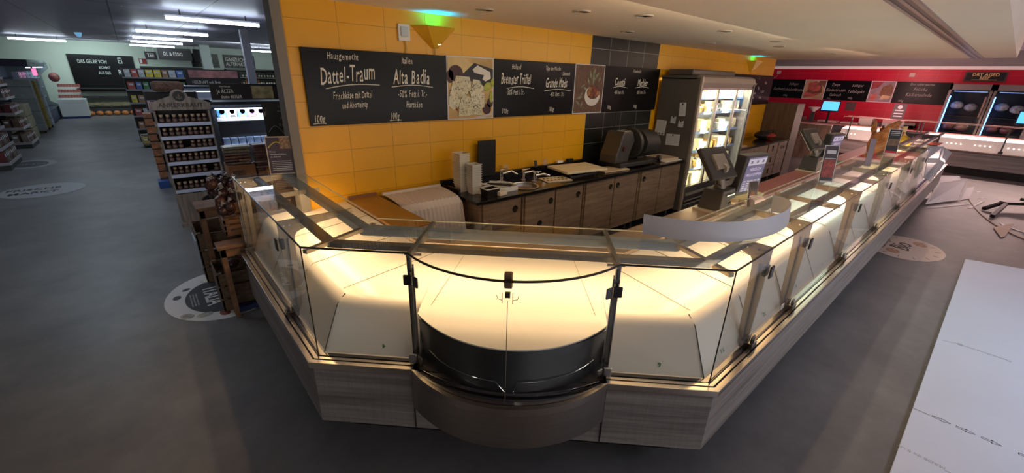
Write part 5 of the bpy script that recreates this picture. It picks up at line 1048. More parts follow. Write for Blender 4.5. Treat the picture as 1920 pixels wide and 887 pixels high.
k=M(); text(k,'DRY AGED',(16.751,.71,2.345),DX_,Zu,.10,bold=.012,sx=1.0); text(k,'BEEF',(16.751,.71,2.27),DX_,Zu,.09,bold=.012); k.box(16.746,16.75,.48,.94,2.25,2.256); k.build('lettering',mat('gold_letters',(.75,.45,.20),.4,emit=.15),o)
for i,(yc,dr) in enumerate(((.85,.22),(.05,-.25))):
    t=thing('dry_ager',['left dry ageing cabinet with a bright blue light edge and hanging meat','right dry ageing cabinet with hanging meat on the red wall'][i],'refrigerator',(16.45,yc,0)); a,b=yc-.40,yc+.38
    k=M(); k.box(16.1,16.8,a,a+.05,0,2.14); k.box(16.1,16.8,b-.05,b,0,2.14); k.box(16.1,16.8,a,b,2.0,2.14); k.box(16.1,16.8,a,b,0,.45); k.box(16.74,16.8,a,b,.4,2.05); k.build('cabinet_body',mat('ager_steel',(.30,.24,.24),.35,.8),t)
    M().box(16.70,16.74,a+.05,b-.05,.45,2.0).build('liner',mat('ager_dark',(.03,.035,.05),.4),t); M().box(16.09,16.10,a+.04,b-.04,.5,1.98).build('door_glass',GLASS,t)
    M().box(16.14,16.17,b-.075,b-.055,.75,1.85).build('light_bar',mat('blue_bar',(.1,.3,1),.4,emit=7,ecol=(.12,.33,1)),t); M().box(16.14,16.17,a+.08,b-.1,1.95,1.97).build('light_bar',mat('blue_bar2',(.3,.5,1),.4,emit=.5,ecol=(.3,.5,1)),t)
    M().bar((16.06,a+.07,1.35),(16.06,a+.07,1.85),.03,.03,(0,1,0)).build('door_handle',mat('handle_pink',(.5,.35,.3),.3,.8),t)
    for z in (1.35,.95): M().box(16.2,16.68,a+.06,b-.06,z,z+.01).build('shelf',STEELD,t)
    o=[]
    for j,(yy,z) in enumerate(((yc+.15,1.62),(yc-.12,1.58),(yc+.17,1.10),(yc-.10,1.08),(yc,.70))):
        M().ball((16.35,yy,z),.13,12,(.9,1,.75 if j<4 else .5)).build('hanging_meat',mat('aged_meat_%d%d'%(i,j),(.22,.07,.06) if j>1 else (.26,.27,.30),.5,noise=.6,scale=14),t,smooth=True)
o=M().box(16.79,16.80,2.08,2.20,2.30,2.40).build('wall_plate',mat('plate_pink',(.7,.5,.45),.5),None); tag(o,'small square plate on the red wall above the third chalkboard','plate')
t=thing('wall_switch','square white switch with hanging cable at the left end of the red wall','switch',(16.79,5.55,2.40)); M().box(16.78,16.80,5.50,5.62,2.34,2.44).build('back_box',mat('plate_pk2',(.7,.5,.5),.5),t); M().path([(16.79,5.56,2.34),(16.78,5.6,2.26),(16.79,5.68,2.20)],.008,6).build('cable',mat('cable_pk',(.6,.4,.4),.5),t)
def screen(label,x,y,z,w=.42,h=.26):
    t=thing('register_screen',label,'screen',(x,y,.93)); mx=Matrix.Translation((x,y,z))@RX(-90,'Z')@RX(-12,'X'); M().obox(mx,w+.05,.03,h+.05).build('housing',BLACK,t,bevel=.004); M().obox(mx@Matrix.Translation((0,-.017,0)),w,.004,h).build('display',mat('screen_blue',(.1,.4,.9),.3,emit=1.5,ecol=(.08,.42,.95)),t); M().bar((x+.02,y,.93),(x+.02,y,z-h/2),.05,.05,(1,0,0)).build('stand',BLACK,t); return t
screen('bright blue register screen behind the meat counter in front of the red wall',15.98,3.65,1.43); screen('bright blue register screen at the right edge of the picture over the meat counter',15.75,-.35,1.42)
t=thing('funnel_bowl','white flared bowl standing left of the blue screen','bowl',(15.95,4.0,.93)); M().lathe([(.04,0),(.05,.02),(.17,.14),(.16,.145)],(15.95,4.05,1.24),16).build('bowl',mat('bowl_white',(.75,.65,.62),.4),t,smooth=True); M().box(15.9,16.0,4.0,4.1,.94,1.24).build('stand',DARK,t)
for i,(y,w,h,c) in enumerate(((3.7,.5,.05,(.6,.42,.38)),(3.1,.5,.05,(.62,.45,.40)),(2.75,.32,.22,(.6,.5,.48)),(2.1,.9,.10,(.06,.03,.03)),(1.9,.5,.16,(.22,.14,.12)),(4.6,.5,.12,(.25,.16,.15)))):
    o=M().box(16.22,16.6,y-w/2,y+w/2,.94,.94+h).build(['tray','tray','label_printer','knife_rack','crate_box','crate_box'][i],mat('mc_%d'%i,c,.5),None,bevel=.01)
    tag(o,['pink tray stack on the back counter below the blue screen','second pink tray right of the one below the blue screen','white rounded machine on the back counter of the red zone','dark knife rack on the back counter along the red wall','brown box on the back counter just left of the ageing cabinets','brown box at the left end of the red zone back counter'][i],'box' if i>3 else ('tray' if i<2 else 'machine'))
o=M().box(16.795,16.80,3.2,3.45,1.30,1.55).build('wall_sign',mat('notice_dark',(.10,.06,.06),.5),None); tag(o,'small brown shelf picture on the red wall beside the blue screen','sign')
t=thing('sign_card','black card with a round seal on the glass of the meat counter','sign',(15.5,2.0,1.21)); M().box(15.5,15.51,1.86,2.12,1.21,1.60).build('card',mat('card_dark',(.07,.04,.05),.4),t); k=M(); k.lathe([(.05,0),(.05,.004)],(0,0,0),16,Matrix.Translation((15.5,1.99,1.52))@RX(-90,'Y')); 
for z in (1.42,1.34,1.27): k.box(15.495,15.50,1.90,2.08,z,z+.03)
k.build('seal_print',LABELW,t)
# ================================================================ STORE HALL (LEFT)
TL=[(.71,10.0),(.38,14.2),(.35,17.4),(.33,20.4),(.32,23.8),(-2.86,23.4),(4.4,23.5),(5.6,21.4)]
tl=['nearest long ceiling tube light over the store aisle','second ceiling tube light over the store aisle','third ceiling tube light over the store aisle','fourth ceiling tube light over the store aisle','farthest ceiling tube light over the store aisle','single ceiling tube light at the far left','lower ceiling tube light right of the column by the yellow wall','upper ceiling tube light beside the yellow wall']
for (x,y),lb in zip(TL,tl):
    t=thing('tube_light',lb,'ceiling light',(x+.7,y,2.8)); M().path([(x,y,2.80),(x+1.42,y,2.80)],.028,8).build('tube',TUBE,t,smooth=True); M().box(x-.02,x+1.44,y-.012,y+.012,2.83,2.86).build('housing',mat('tube_housing',(.5,.5,.55),.4),t)
    for q in (.2,1.2): M().box(x+q,x+q+.02,y-.01,y+.01,2.86,2.95).build('hanger',STEELD,t)
# ---- spice rack
t=thing('spice_rack','weathered wooden spice rack with an anchor emblem full of small jars','rack',(.43,7.0,0)); W0,W1,YF,YB=.139,.715,6.90,7.18
for a,b in ((W0,W0+.02),(W1-.02,W1)): M().box(a,b,YF,YB,0,1.59).build('side_panel',RACKW,t)
M().box(W0,W1,YB-.012,YB,0,1.6).build('back_panel',mat('rack_dark',(.02,.018,.018),.6),t)
pts=[(W0-.02,1.50),(W1+.02,1.50),(W1+.02,1.585),(.60,1.635),(.515,1.665)]+[(.427+.09*math.cos(a),1.66+.09*math.sin(a)) for a in [R(10+16*i) for i in range(11)]]+[(.335,1.665),(.25,1.635),(W0-.02,1.585)]
n=len(pts); M().add([(x,YF-.015,z) for x,z in pts]+[(x,YF+.005,z) for x,z in pts],[tuple(range(n))[::-1],tuple(range(n,2*n))]+[(i,(i+1)%n,n+(i+1)%n,n+i) for i in range(n)]).build('header_panel',RACKW,t)
k=M(); text(k,'ANKERKRAUT',(.43,YF-.016,1.535),X_,Zu,.072,bold=.008,sx=.98)
def anchor(k,x,z,r,y):
    k.grid([[(x+q*math.cos(2*math.pi*j/28),y-yy,z+q*math.sin(2*math.pi*j/28)) for j in range(29)] for q,yy in ((0,.001),(r,.001))])
k.build('lettering',BLACK,t)
k=M(); anchor(k,.427,1.665,.062,YF-.016); em=k.build('anchor_emblem',BLACK,t)
def anc2(par,x,z,s,y,m=RACKW):
    k=M(); k.bar((x,y,z-.55*s),(x,y,z+.35*s),.08*s,.003,(0,1,0)); k.bar((x-.22*s,y,z+.22*s),(x+.22*s,y,z+.22*s),.07*s,.003,(0,1,0))
    k.path([(x+.6*s*math.sin(a),y,z-.05*s-.5*s*math.cos(a)) for a in [R(-75+15*i) for i in range(11)]],.035*s,5); k.path([(x+.1*s*math.sin(a),y,z+.43*s+.1*s*math.cos(a)) for a in [R(36*i) for i in range(11)]],.03*s,5)
    text(k,'A',(x-.38*s,y,z-.25*s),X_,Zu,.34*s); text(k,'K',(x+.38*s,y,z-.25*s),X_,Zu,.34*s); k.build('anchor_mark',mat('mark_wood',(.32,.26,.2),.6),par)
anc2(em,.427,1.665,.052,YF-.019)
M().box(W0,W1,YF-.02,YF,.0,.43).build('front_panel',RACKW,t); M().box(W0-.02,W1+.02,YF-.10,YF-.02,0,.05).build('plinth',RACKW,t)
k=M(); anchor(k,.50,.27,.105,YF-.022); e2=k.build('anchor_emblem',BLACK,t); anc2(e2,.50,.27,.09,YF-.025)
k=M(); k.path([(.50+.112*math.cos(2*math.pi*j/36),YF-.023,.27+.112*math.sin(2*math.pi*j/36)) for j in range(37)],.003,4); k.build('emblem_ring',BLACK,e2)
jar=thing('spice_jar','small dark spice jar with a cork lid standing in the wooden rack','jar',(0,0,0),0,'spice jars in the wooden rack')
M().lathe([(.024,0),(.026,.008),(.026,.062),(.018,.075)],n=10).build('glass_body',mat('jar_dark',(.05,.02,.015),.15,noise=.6,scale=12),jar,smooth=True,local=True)
M().lathe([(.0265,.018),(.0265,.048)],n=10).build('jar_label',mat('jar_label',(.16,.11,.09),.5),jar,smooth=True,local=True)
M().lathe([(.020,.074),(.021,.100)],n=10).build('cork_lid',mat('cork',(.42,.30,.19),.7),jar,smooth=True,local=True)
first=True
for ri,z in enumerate((1.345,1.18,1.02,.855,.69,.485)):
    s=M().box(W0+.02,W1-.02,YF+.0,YB-.02,z-.012,z).build('shelf',RACKW,t); M().box(W0+.01,W1-.01,YF-.012,YF,z-.042,z).build('price_strip',mat('strip_blue_white',(.50,.55,.72),.4),s)
    skip={2:(3,),4:(6,)}.get(ri,())
    for i in range(8):
        if i in skip: continue
        p=(W0+.065+i*.064+rn.uniform(-.004,.004),YF+.035,z)
        lb='dark spice jar with cork lid, '+nth(i)+' from the left on the '+['top','second','third','fourth','fifth','bottom'][ri]+' rack shelf'
        if first: jar.location=p; first=False; jar['label']=lb
        else: dup(jar,p,label=lb)
# ---- chillers behind the rack
CH=mat('chiller_dark',(.035,.045,.06),.35,.3); CHL=mat('chiller_light',(.30,.36,.46),.4)
def chiller(label,x0,x1,yf,zt,n,glow):
    t=thing('chiller_cabinet',label,'refrigerated shelf',((x0+x1)/2,yf+.4,0)); d=.8
    M().box(x0,x1,yf+d-.05,yf+d,0,zt-.05).build('back_panel',mat('ch_back',(.5,.55,.62),.5),t)
    for a in (x0,x1-.05): M().add([(a,yf,.25),(a,yf+d,.25),(a,yf+d,zt),(a,yf+.18,zt),(a+.05,yf,.25),(a+.05,yf+d,.25),(a+.05,yf+d,zt),(a+.05,yf+.18,zt)],[(0,1,2,3),(7,6,5,4),(0,4,5,1),(1,5,6,2),(2,6,7,3),(3,7,4,0)]).build('end_panel',CH,t)
    M().box(x0,x1,yf,yf+d,0,.28).build('plinth',CH,t); M().box(x0,x1,yf+.12,yf+d,zt-.10,zt).build('canopy',CH,t); M().box(x0,x1,yf+.10,yf+.125,zt-.085,zt-.045).build('canopy_rail',CHL,t)
    M().box(x0+.05,x1-.05,yf+.14,yf+.17,zt-.12,zt-.10).build('lamp',mat('ch_lamp_%s'%label[:4],(.8,.85,1),.4,emit=glow,ecol=(.7,.8,1)),t)
    for i in range(n):
        z=.35+i*(zt-.62)/max(1,n-1); M().box(x0+.05,x1-.05,yf+.16 if i else yf+.05,yf+d-.06,z-.02,z).build('shelf',CHL,t); M().box(x0+.05,x1-.05,(yf+.14) if i else yf+.03,(yf+.16) if i else yf+.05,z-.035,z+.02).build('price_rail',LABELW,t)
    return [.35+i*(zt-.62)/max(1,n-1) for i in range(n)]
zs=chiller('open chiller cabinet with snack bags behind the spice rack',.90,4.2,8.3,1.50,3,5)
chiller('long dark chiller behind the nearer chiller, under the meat sign',.60,5.0,12.0,1.62,3,7)
chiller('third chiller row farther back with blue lights',1.2,6.0,15.0,1.60,3,6)
bagk={}
def snack(label,x,y,z,w,h,c1,c2,grp=None):
    t=thing('snack_bag',label,'bag',(x,y,z)); n=6; rows=[[(x-w/2+w*i/n,y+ .0-.035*math.sin(math.pi*i/n)*math.sin(math.pi*j/n),z+h*j/n) for i in range(n+1)] for j in range(n+1)]
    M().sheet(rows,.02).build('bag_body',mat('bag_%d'%len(bpy.data.materials),c1,.25,noise=.25,scale=20),t,smooth=True); k=M(); k.lathe([(0,0),(w*.3,0)],(0,0,0),14,Matrix.Translation((x,y-.052,z+h*.6))@RX(90,'X')); k.box(x-w*.3,x+w*.3,y-.054,y-.045,z+h*.15,z+h*.3); k.build('bag_print',mat('bagp_%d'%len(bpy.data.materials),c2,.3),t)
for i,(x,c1,c2,lb) in enumerate(((1.02,(.10,.35,.65),(.7,.8,.8),'blue and white cheese bag at the left of the lit chiller shelf'),(1.16,(.5,.5,.5),(.1,.1,.1),'grey patterned bag on the lit chiller shelf'),(1.31,(.10,.25,.65),(.8,.35,.1),'blue bag with an orange print on the lit chiller shelf'),(1.45,(.35,.18,.60),(.75,.30,.15),'violet bag beside the blue one on the chiller shelf'),(1.58,(.42,.30,.6),(.2,.4,.15),'lilac bag with a green print on the chiller shelf'),(1.75,(.85,.62,.12),(.85,.45,.05),'large yellow bag at the right of the lit chiller shelf'))):
    snack(lb,x+.02,8.50,zs[2]+.002-.02 if 0 else zs[2]+.002,.13 if i<5 else .20,.19,c1,c2)
l=bpy.data.lights.new('chiller_light','AREA'); l.shape='RECTANGLE'; l.size=2.8; l.size_y=.05; l.energy=20; l.color=(.85,.9,1); q=bpy.data.objects.new('chiller_light',l); C.objects.link(q); q.location=(2.4,8.40,1.36); q.rotation_euler=(R(35),0,0)
for zi,z in enumerate(zs[:2]):
    pk=None
    for i in range(7):
        if pk is None: pk=M().box(-.05,.05,-.05,.05,0,.13).build('food_packet',mat('pk_%d'%zi,((.55,.25,.08),(.25,.35,.55))[zi],.4,noise=.5,scale=14),None,bevel=.008); o=pk; tag(o,['orange printed packet on the lower chiller shelf','blue printed packet on the middle chiller shelf'][zi],'packet',['packets on the lower chiller shelf','packets on the middle chiller shelf'][zi])
        else: o=pk.copy(); C.objects.link(o)
        o.location=(1.02+i*.115,8.52,z+.001); o['label']=['orange printed packet, '+nth(i)+' from the left on the lower chiller shelf','blue printed packet, '+nth(i)+' from the left on the middle chiller shelf'][zi]
# signs above the chillers
def hsign(label,x0,x1,y,z0,z1,lines,pic=None,chains=True):
    t=thing('hanging_sign',label,'sign',((x0+x1)/2,y,z1)); M().box(x0,x1,y,y+.03,z0,z1).build('board',mat('sign_brown_black',(.022,.018,.019),.5),t); k=M()
    for s,fx,fz,sz in lines: text(k,s,(x0+(x1-x0)*fx,y-.001,z0+(z1-z0)*fz),X_,Zu,sz,'LEFT',sx=.7,bold=.006)
    if lines: k.build('lettering',CHALK,t)
    if chains:
        for xx in (x0+.08,x1-.08): M().bar((xx,y+.015,z1),(xx,y+.015,2.95),.01,.01,(0,1,0)).build('hanger',STEELD,t)
    if pic:
        a,b,c=pic; k=M().box(x0+(x1-x0)*a,x0+(x1-x0)*b,y-.006,y-.001,z0+(z1-z0)*.08,z0+(z1-z0)*.88); k.build('photo',c,t)
    return t
pc_ch=mat('photo_cheese',(.40,.32,.16),.5,noise=.5,scale=9); pc_m=mat('photo_meat',(.50,.22,.22),.5,noise=.5,scale=5)
hsign('dark sign reading ALTER BESSER with a cheese photo on top of the near chiller',.94,1.98,8.42,1.53,1.78,[('Beim Käse gilt:',.13,.78,.035),('Je ÄLTER',.08,.42,.085),('desto BESSER',.12,.10,.075)],(.55,.86,pc_ch),False)
hsign('sign reading HERZHAFT with a pink meat photo above the second chiller',.95,2.0,12.1,1.64,1.98,[('HERZHAFT aufs Brot',.10,.12,.085)],None,False)
t=[o for o in C.objects if o.get('label','').startswith('sign reading HERZHAFT')][0]; M().box(1.02,1.95,12.09,12.10,1.80,1.96).build('photo',pc_m,t)
hsign('small hanging sign reading OL & ESSIG under the tube lights',1.18,2.35,24.6,2.30,2.78,[('ÖL & ESSIG',.14,.36,.20)])
hsign('small blank brown hanging sign right of the oil sign',2.45,3.0,24.9,2.28,2.80,[])
hsign('small half hidden sign left of the oil sign',.75,1.16,25.4,2.30,2.62,[('TEE',.2,.3,.22)])
o=M().box(2.45,3.55,26.26,26.3,2.05,2.66).build('wall_picture',BOARD,None); tag(o,'black picture with a yellow heart on the far store wall','picture'); M().add([(2.9+.16*math.sin(a)**3,26.255,2.36+.012*(13*math.cos(a)-5*math.cos(2*a)-2*math.cos(3*a)-math.cos(4*a))) for a in [2*math.pi*i/24 for i in range(24)]],[tuple(range(24))]).build('heart_print',mat('heart',(.45,.42,.10),.5),o)
hsign('far wall sign reading GLANZLICHE ALTERNATIVE with a cheese photo, right of the column',3.75,5.1,26.25,2.05,2.66,[('GÄNZLICHE',.06,.52,.24),('ALTERNATIVE',.06,.18,.24)],(.66,.95,mat('photo_grey',(.5,.48,.42),.5,noise=.4,scale=4)),False)
# egg wall
t=thing('wall_sign','big black sign on the far wall about eggs from the region','sign',(-.7,26.2,1.9)); M().box(-1.75,.32,26.24,26.3,.95,2.42).build('board',BOARD,t); k=M()
for s,x,z,sz in (('DAS GELBE VOM',-1.48,2.08,.20),('EI',-.20,2.10,.34),('KOMMT',-.86,1.86,.16),('AUS DER',-.92,1.65,.16),('REGION',-.28,1.63,.30)): text(k,s,(x,26.238,z),X_,Zu,sz,'LEFT',sx=.62,bold=.004)
k.build('lettering',mat('chalk_grey',(.6,.65,.62),.6),t)
t=thing('egg_shelf','dark shelf under the egg sign with straw and egg crates','shelf',(-.8,25.8,0))
for z in (.35,.75,1.1): M().box(-1.7,.3,25.6,26.2,z-.03,z).build('shelf',DARK,t)
M().box(-1.7,.3,25.6,26.2,.0,.3).build('base',DARK,t); 
k=M()
for i in range(90): x=rn.uniform(-1.5,.3); a=rn.uniform(-.3,.3); k.bar((x-.12,25.5+rn.uniform(0,.3),.36+rn.uniform(0,.18)),(x+.12,25.5+rn.uniform(0,.3),.36+rn.uniform(0,.18)+a*.2),.012,.006)
s=k.build('straw',mat('straw',(.50,.42,.20),.8),t); s['kind']='stuff'
pk=None
for i in range(7):
    if pk is None: pk=M().ball((0,0,.10),.115,10,(1.1,1,.85)).build('pumpkin',mat('pumpkin',(.55,.19,.05),.5,noise=.3,scale=5),None,smooth=True); o=pk; tag(o,'orange pumpkin on the floor under the egg sign','pumpkin','pumpkins under the egg sign')
    else: o=pk.copy(); C.objects.link(o)
    o.location=(-1.5+i*.27,25.30+(i%2)*.04,0); o['label']='orange pumpkin, '+nth(i)+' from the left under the egg sign'
# white display with baskets
t=thing('display_table','white box display with tiers of red packets left of the egg sign','display',(-1.95,24.6,0)); M().box(-2.28,-1.5,24.3,25.2,.08,.72).build('body',mat('disp_white',(.70,.78,.74),.5),t); M().box(-2.26,-1.52,24.32,25.2,0,.08).build('base',mat('disp_blue',(.02,.04,.18),.5),t)
for i in range(3): M().box(-2.3+i*.05,-1.6,24.6+i*.15,25.2,.72+i*.2,.76+i*.2).build('tier',mat('tier_w',(.66,.7,.68),.5),t)
pk=None
for j in range(3):
    for i in range(8):
        if pk is None: pk=M().box(-.035,.035,-.05,.05,0,.11).build('red_packet',mat('red_pk',(.35,.10,.08),.5,noise=.6,scale=20),None); o=pk; tag(o,'small red and white packet on the white tiered display','packet','packets on the white tiered display')
        else: o=pk.copy(); C.objects.link(o)
        o.location=(-2.2+i*.082+j*.02,24.68+j*.15,.765+j*.2)
o=M().ball((-2.2,24.9,1.52),.16,12,(1,1,1.1)).build('ham',mat('ham_red',(.20,.06,.05),.5,noise=.5,scale=9),None,smooth=True); tag(o,'dark red hanging ham above the white tiered display','ham')
M().path([(-2.2,24.9,1.66),(-2.2,24.9,2.0)],.01,5).build('string',mat('string',(.4,.35,.3),.7),o)
# ---- far bottle wall
bot=thing('wine_bottle','dark bottle on the far wall shelves','bottle',(0,0,0),0,'bottles on the far wall shelves')
M().lathe([(.036,0),(.037,.19),(.014,.235),(.013,.29)],n=6).build('bottle_body',mat('bottle_dark',(.035,.03,.02),.2),bot,local=True)
M().lathe([(.0375,.05),(.0375,.13)],n=6).build('bottle_label',mat('bottle_lab',(.55,.5,.38),.6),bot,local=True)
bot2=thing('wine_bottle','red brown spirit bottle on the far wall shelves','bottle',(0,0,0),0,'reddish bottles on the far wall shelves')
M().lathe([(.036,0),(.037,.19),(.014,.235),(.013,.29)],n=6).build('bottle_body',mat('bottle_red',(.28,.07,.02),.2),bot2,local=True)
M().lathe([(.0375,.05),(.0375,.13)],n=6).build('bottle_label',mat('bottle_lab2',(.42,.18,.08),.6),bot2,local=True)
for s,(x0,x1) in enumerate(((.5,3.2),(3.7,6.3),(6.5,10))):
    t=thing('wall_shelf',['left dark bottle shelf on the far wall','middle dark bottle shelf on the far wall, right of the column','right dark bottle shelf on the far wall beside the yellow wall'][s],'shelf',((x0+x1)/2,25.9,0))
    M().box(x0,x1,26.1,26.25,0,2.0).build('back_panel',BLACK,t); M().box(x0,x1,25.6,26.2,1.95,2.02).build('canopy',BLACK,t)
    for z in (.9,1.28,1.62): M().box(x0,x1,25.7,26.1,z-.03,z).build('shelf',DARK,t); M().box(x0,x1,25.69,25.70,z-.03,z+.01).build('price_rail',mat('rail_dk',(.25,.24,.22),.5),t)
    for a in (x0,x1-.04): M().box(a,a+.04,25.7,26.2,0,2.0).build('upright',BLACK,t)
f1=f2=True; cnt=0
for z in (1.28,1.62):
    x=.62
    while x<8.6:
        red=rn.random()<(.12 if x<5.5 else .45); src=bot2 if red else bot; ff=f2 if red else f1
        p=(x,25.78,z); lb='%s bottle %.2f m along the %s far wall bottle shelf'%('red brown' if red else 'dark',x-.5,'lower' if z<1.5 else 'upper')
        if not(3.15<x<3.75) and not (6.25<x<6.55):
            if ff:
                src.location=p; src['label']=lb
                if red: f2=False
                else: f1=False
            else: dup(src,p,label=lb)
            cnt+=1
        x+=.105+rn.uniform(0,.05)
# ---- gondola on the right of the aisle
def gondola(label,x0,x1,y0,y1,zt,shelves,cols,name='gondola_shelf'):
    t=thing(name,label,'shelf',((x0+x1)/2,(y0+y1)/2,0)); M().box(x0,x1,(y0+y1)/2-.03,(y0+y1)/2+.03,0,zt).build('back_panel',BLACK,t); M().box(x0,x1,y0,y1,0,.12).build('base',DARK,t)
    for z in shelves: M().box(x0,x1,y0,y1,z-.025,z).build('shelf',DARK,t); M().box(x0,x1,y0-.015,y0,z-.03,z+.015).build('price_rail',mat('gond_rail',(.30,.30,.32),.5),t)
    for a in (x0,x1-.03): M().box(a,a+.03,y0+.2,y1-.2,0,zt).build('upright',DARK,t)
    return t
gondola('tall dark gondola with colourful hanging packs on the right of the far aisle',-.12,1.6,16.0,16.9,1.95,(.35,.7,1.05,1.4,1.72),None)
cols=[((.55,.6,.62),'white'),((.10,.35,.12),'green'),((.75,.60,.05),'yellow'),((.10,.22,.60),'blue'),((.55,.10,.08),'red'),((.45,.25,.12),'brown'),((.60,.25,.35),'pink')]
protos={}; cnt_={}
def pack(col,nm,w,d,h,lab,grp,loc,rz=0,cat='packet'):
    key=(nm,w,h,grp)
    if key not in protos:
        k=M(); k.use(mat('pack_%s_%d'%(nm,len(bpy.data.materials)),col,.45,noise=.3,scale=12)).box(-w/2,w/2,-d/2,d/2,0,h); k.use(LABELW).box(-w*.3,w*.3,-d/2-.002,-d/2,h*.55,h*.8); o=k.build('food_packet',None,None); tag(o,lab,cat,grp); protos[key]=o
    else: o=protos[key].copy(); C.objects.link(o)
    import re as _re
    kk=(grp,round(loc[2],2)); cnt_[kk]=cnt_.get(kk,0)+1; mt=_re.match(r'(.*) (packet|boxe|carton)s (.*)',grp); o['label']='%s %s, %s of its colour, %.0f cm up, %s'%(mt[1],{'boxe':'box'}.get(mt[2],mt[2]),nth(cnt_[kk]-1),loc[2]*100,mt[3])
    o.location=loc; o.rotation_euler=(0,0,rz); return o
for z in (.35,.7,1.05,1.4,1.72):
    x=-.06
    while x<1.5:
        c,nm=rn.choice(cols); w=rn.choice((.12,.15)); pack(c,nm,w,.12,.20,nm+' printed packet in the tall gondola on the right of the aisle',nm+' packets in the tall aisle gondola',(x+w/2,16.10,z+.001)); x+=w+.03
t=thing('wire_basket','low wire basket of yellow packets on the floor before the gondola','basket',(.12,14.9,0)); 
for z in (.1,.3): M().path([(-.08,14.7,z),(.35,14.7,z),(.35,15.1,z),(-.08,15.1,z),(-.08,14.7,z)],.012,5).build('hoop',STEEL,t)
k=M()
for i in range(9):
    for y in (14.7,15.1): k.bar((-.08+i*.054,y,.05),(-.08+i*.054,y,.3),.006,.006,(1,0,0))
k.build('wires',STEEL,t); M().box(-.08,.35,14.7,15.1,.03,.06).build('base',DARK,t)
for i in range(3): pack((.70,.50,.05),'yel',.11,.12,.2,'yellow packet in the low wire basket','yellow packets in the wire basket',(-.01+i*.13,14.8,.061))
# fill shelf between gondola and rack: produce stacks
gondola('dark shelf with pink boxes between the tall gondola and the spice rack',.15,1.0,10.9,11.5,1.55,(.4,.8,1.2),None)
for z in (.4,.8,1.2):
    for i in range(5):
        c,nm=((.60,.35,.40),'pinkish') if z>1 else ((.38,.20,.10),'brownish'); pack(c,nm,.13,.12,.19,nm+' box on the shelf behind the spice rack',nm+' boxes on the shelf behind the spice rack',(.24+i*.155,11.0,z+.001))
o=M().box(.30,.80,10.95,11.3,1.56,1.74).build('bread_basket',mat('basket_brown',(.16,.08,.05),.7,noise=.5,scale=25),None,bevel=.05); tag(o,'dark brown basket on top of the shelf behind the spice rack','basket')
o=M().box(.05,.16,9.6,9.95,0,1.25).build('crate_stack',mat('orange_crates',(.40,.16,.07),.6,noise=.4,scale=16),None); tag(o,'slim stack of orange brown goods beside the left edge of the spice rack','stack')
k=M(); 
for i in range(9): k.box(.045,.165,9.595,9.955,.13+i*.13,.15+i*.13)
k.build('layer_gap',BLACK,o); M().box(.0,.15,9.4,9.7,0,.12).build('blue_base',mat('blue_base',(.02,.08,.30),.5),o)
# ---- left side shelves
def lshelf(label,x0,x1,y0,y1,zs_,zt,cols_,grp,step=.15,h=.2,ramp=.0):
    t=thing('gondola_shelf',label,'shelf',((x0+x1)/2,(y0+y1)/2,0)); M().box(x0,x0+.04,y0,y1,0,zt).build('back_panel',BLACK,t); M().box(x0,x1,y0,y1,0,.12).build('base',DARK,t)
    for a in (y0,y1-.03): M().box(x0,x0+.3,a,a+.03,0,zt).build('side_panel',mat('side_pk',(.20,.17,.18),.5),t)
    for i,z in enumerate(zs_):
        xe=x1-ramp*i; M().box(x0,xe,y0,y1,z-.025,z).build('shelf',DARK,t); M().box(xe,xe+.015,y0,y1,z-.04,z+.015).build('price_rail',mat('rail_lt',(.40,.38,.40),.5),t); M().box(x0+.3,xe,y0-.012,y0,z-.04,z+.015).build('price_rail',mat('rail_lt2',(.38,.36,.38),.5),t)
        y=y0+.08
        while y<y1-.05:
            c,nm=cols_[(i+int(y*7))%len(cols_)]; pack(c,nm,.11,.11,h,nm+' packet on the '+grp,nm+' packets on the '+grp,(xe-.08,y,z+.001),R(90)); pack(c,nm,.11,.11,h,nm+' packet on the '+grp,nm+' packets on the '+grp,(xe-.24,y,z+.001),R(0)); y+=step
    return t
dk=[((.14,.08,.05),'brown'),((.12,.015,.02),'dark red'),((.12,.12,.11),'grey'),((.24,.20,.15),'beige')]
lshelf('nearest dark gondola end at the left picture edge with white price strips',-3.6,-2.15,12.7,13.9,(.14,.42,.75,1.05,1.35,1.65),1.9,dk,'nearest left gondola',.15,.22,.04)
lshelf('second dark gondola at the left with small packets and a low tray',-3.6,-2.20,15.9,17.0,(.14,.5,.85,1.2,1.5),1.85,dk,'second left gondola',.16,.2,.05)
for j in range(3):
    for i in range(2):
        t=thing('bottle_crate','beige bottle crate with an oval hole, '+['bottom','middle','top'][j]+' of the '+['nearer','farther'][i]+' pile left of the aisle','crate',(-2.5,17.6+i*.45,.02+j*.32),0,'beige bottle crates left of the aisle')
        M().box(-2.7,-2.3,17.45+i*.45,17.85+i*.45,.02+j*.32,.32+j*.32).build('crate_body',mat('crate_beige',(.30,.28,.18),.6),t,bevel=.01)
        k=M(); k.lathe([(0,0),(.08,0)],(0,0,0),12,Matrix.Translation((-2.5,17.445+i*.45,.14+j*.32))@RX(90,'X')); k.box(-2.6,-2.4,17.44+i*.45,17.449+i*.45,.22+j*.32,.27+j*.32); k.build('oval_hole',BLACK,t)
for i,(y,c,lb,z) in enumerate(((19.3,(.22,.24,.24),'grey panelled pillar box in front of the long wall chiller',1.55),(20.2,(.28,.21,.03),'yellow brown column display before the long wall chiller',1.5),(21.0,(.38,.44,.50),'pale blue grey column display before the wall chiller',1.55))):
    o=M().box(-2.75,-2.25,y,y+.35,.08,z).build('column_display',mat('col_%d'%i,c,.6,noise=.2,scale=4),None,bevel=.01); tag(o,lb,'display'); k=M()
    for q in range(4): k.box(-2.76,-2.24,y-.004,y+.0,.3+q*.35,.31+q*.35)
    for xx in (-2.7,-2.3): k.box(xx-.02,xx+.02,y+.1,y+.15,0,.08)
    k.build('panel_gap',BLACK,o)
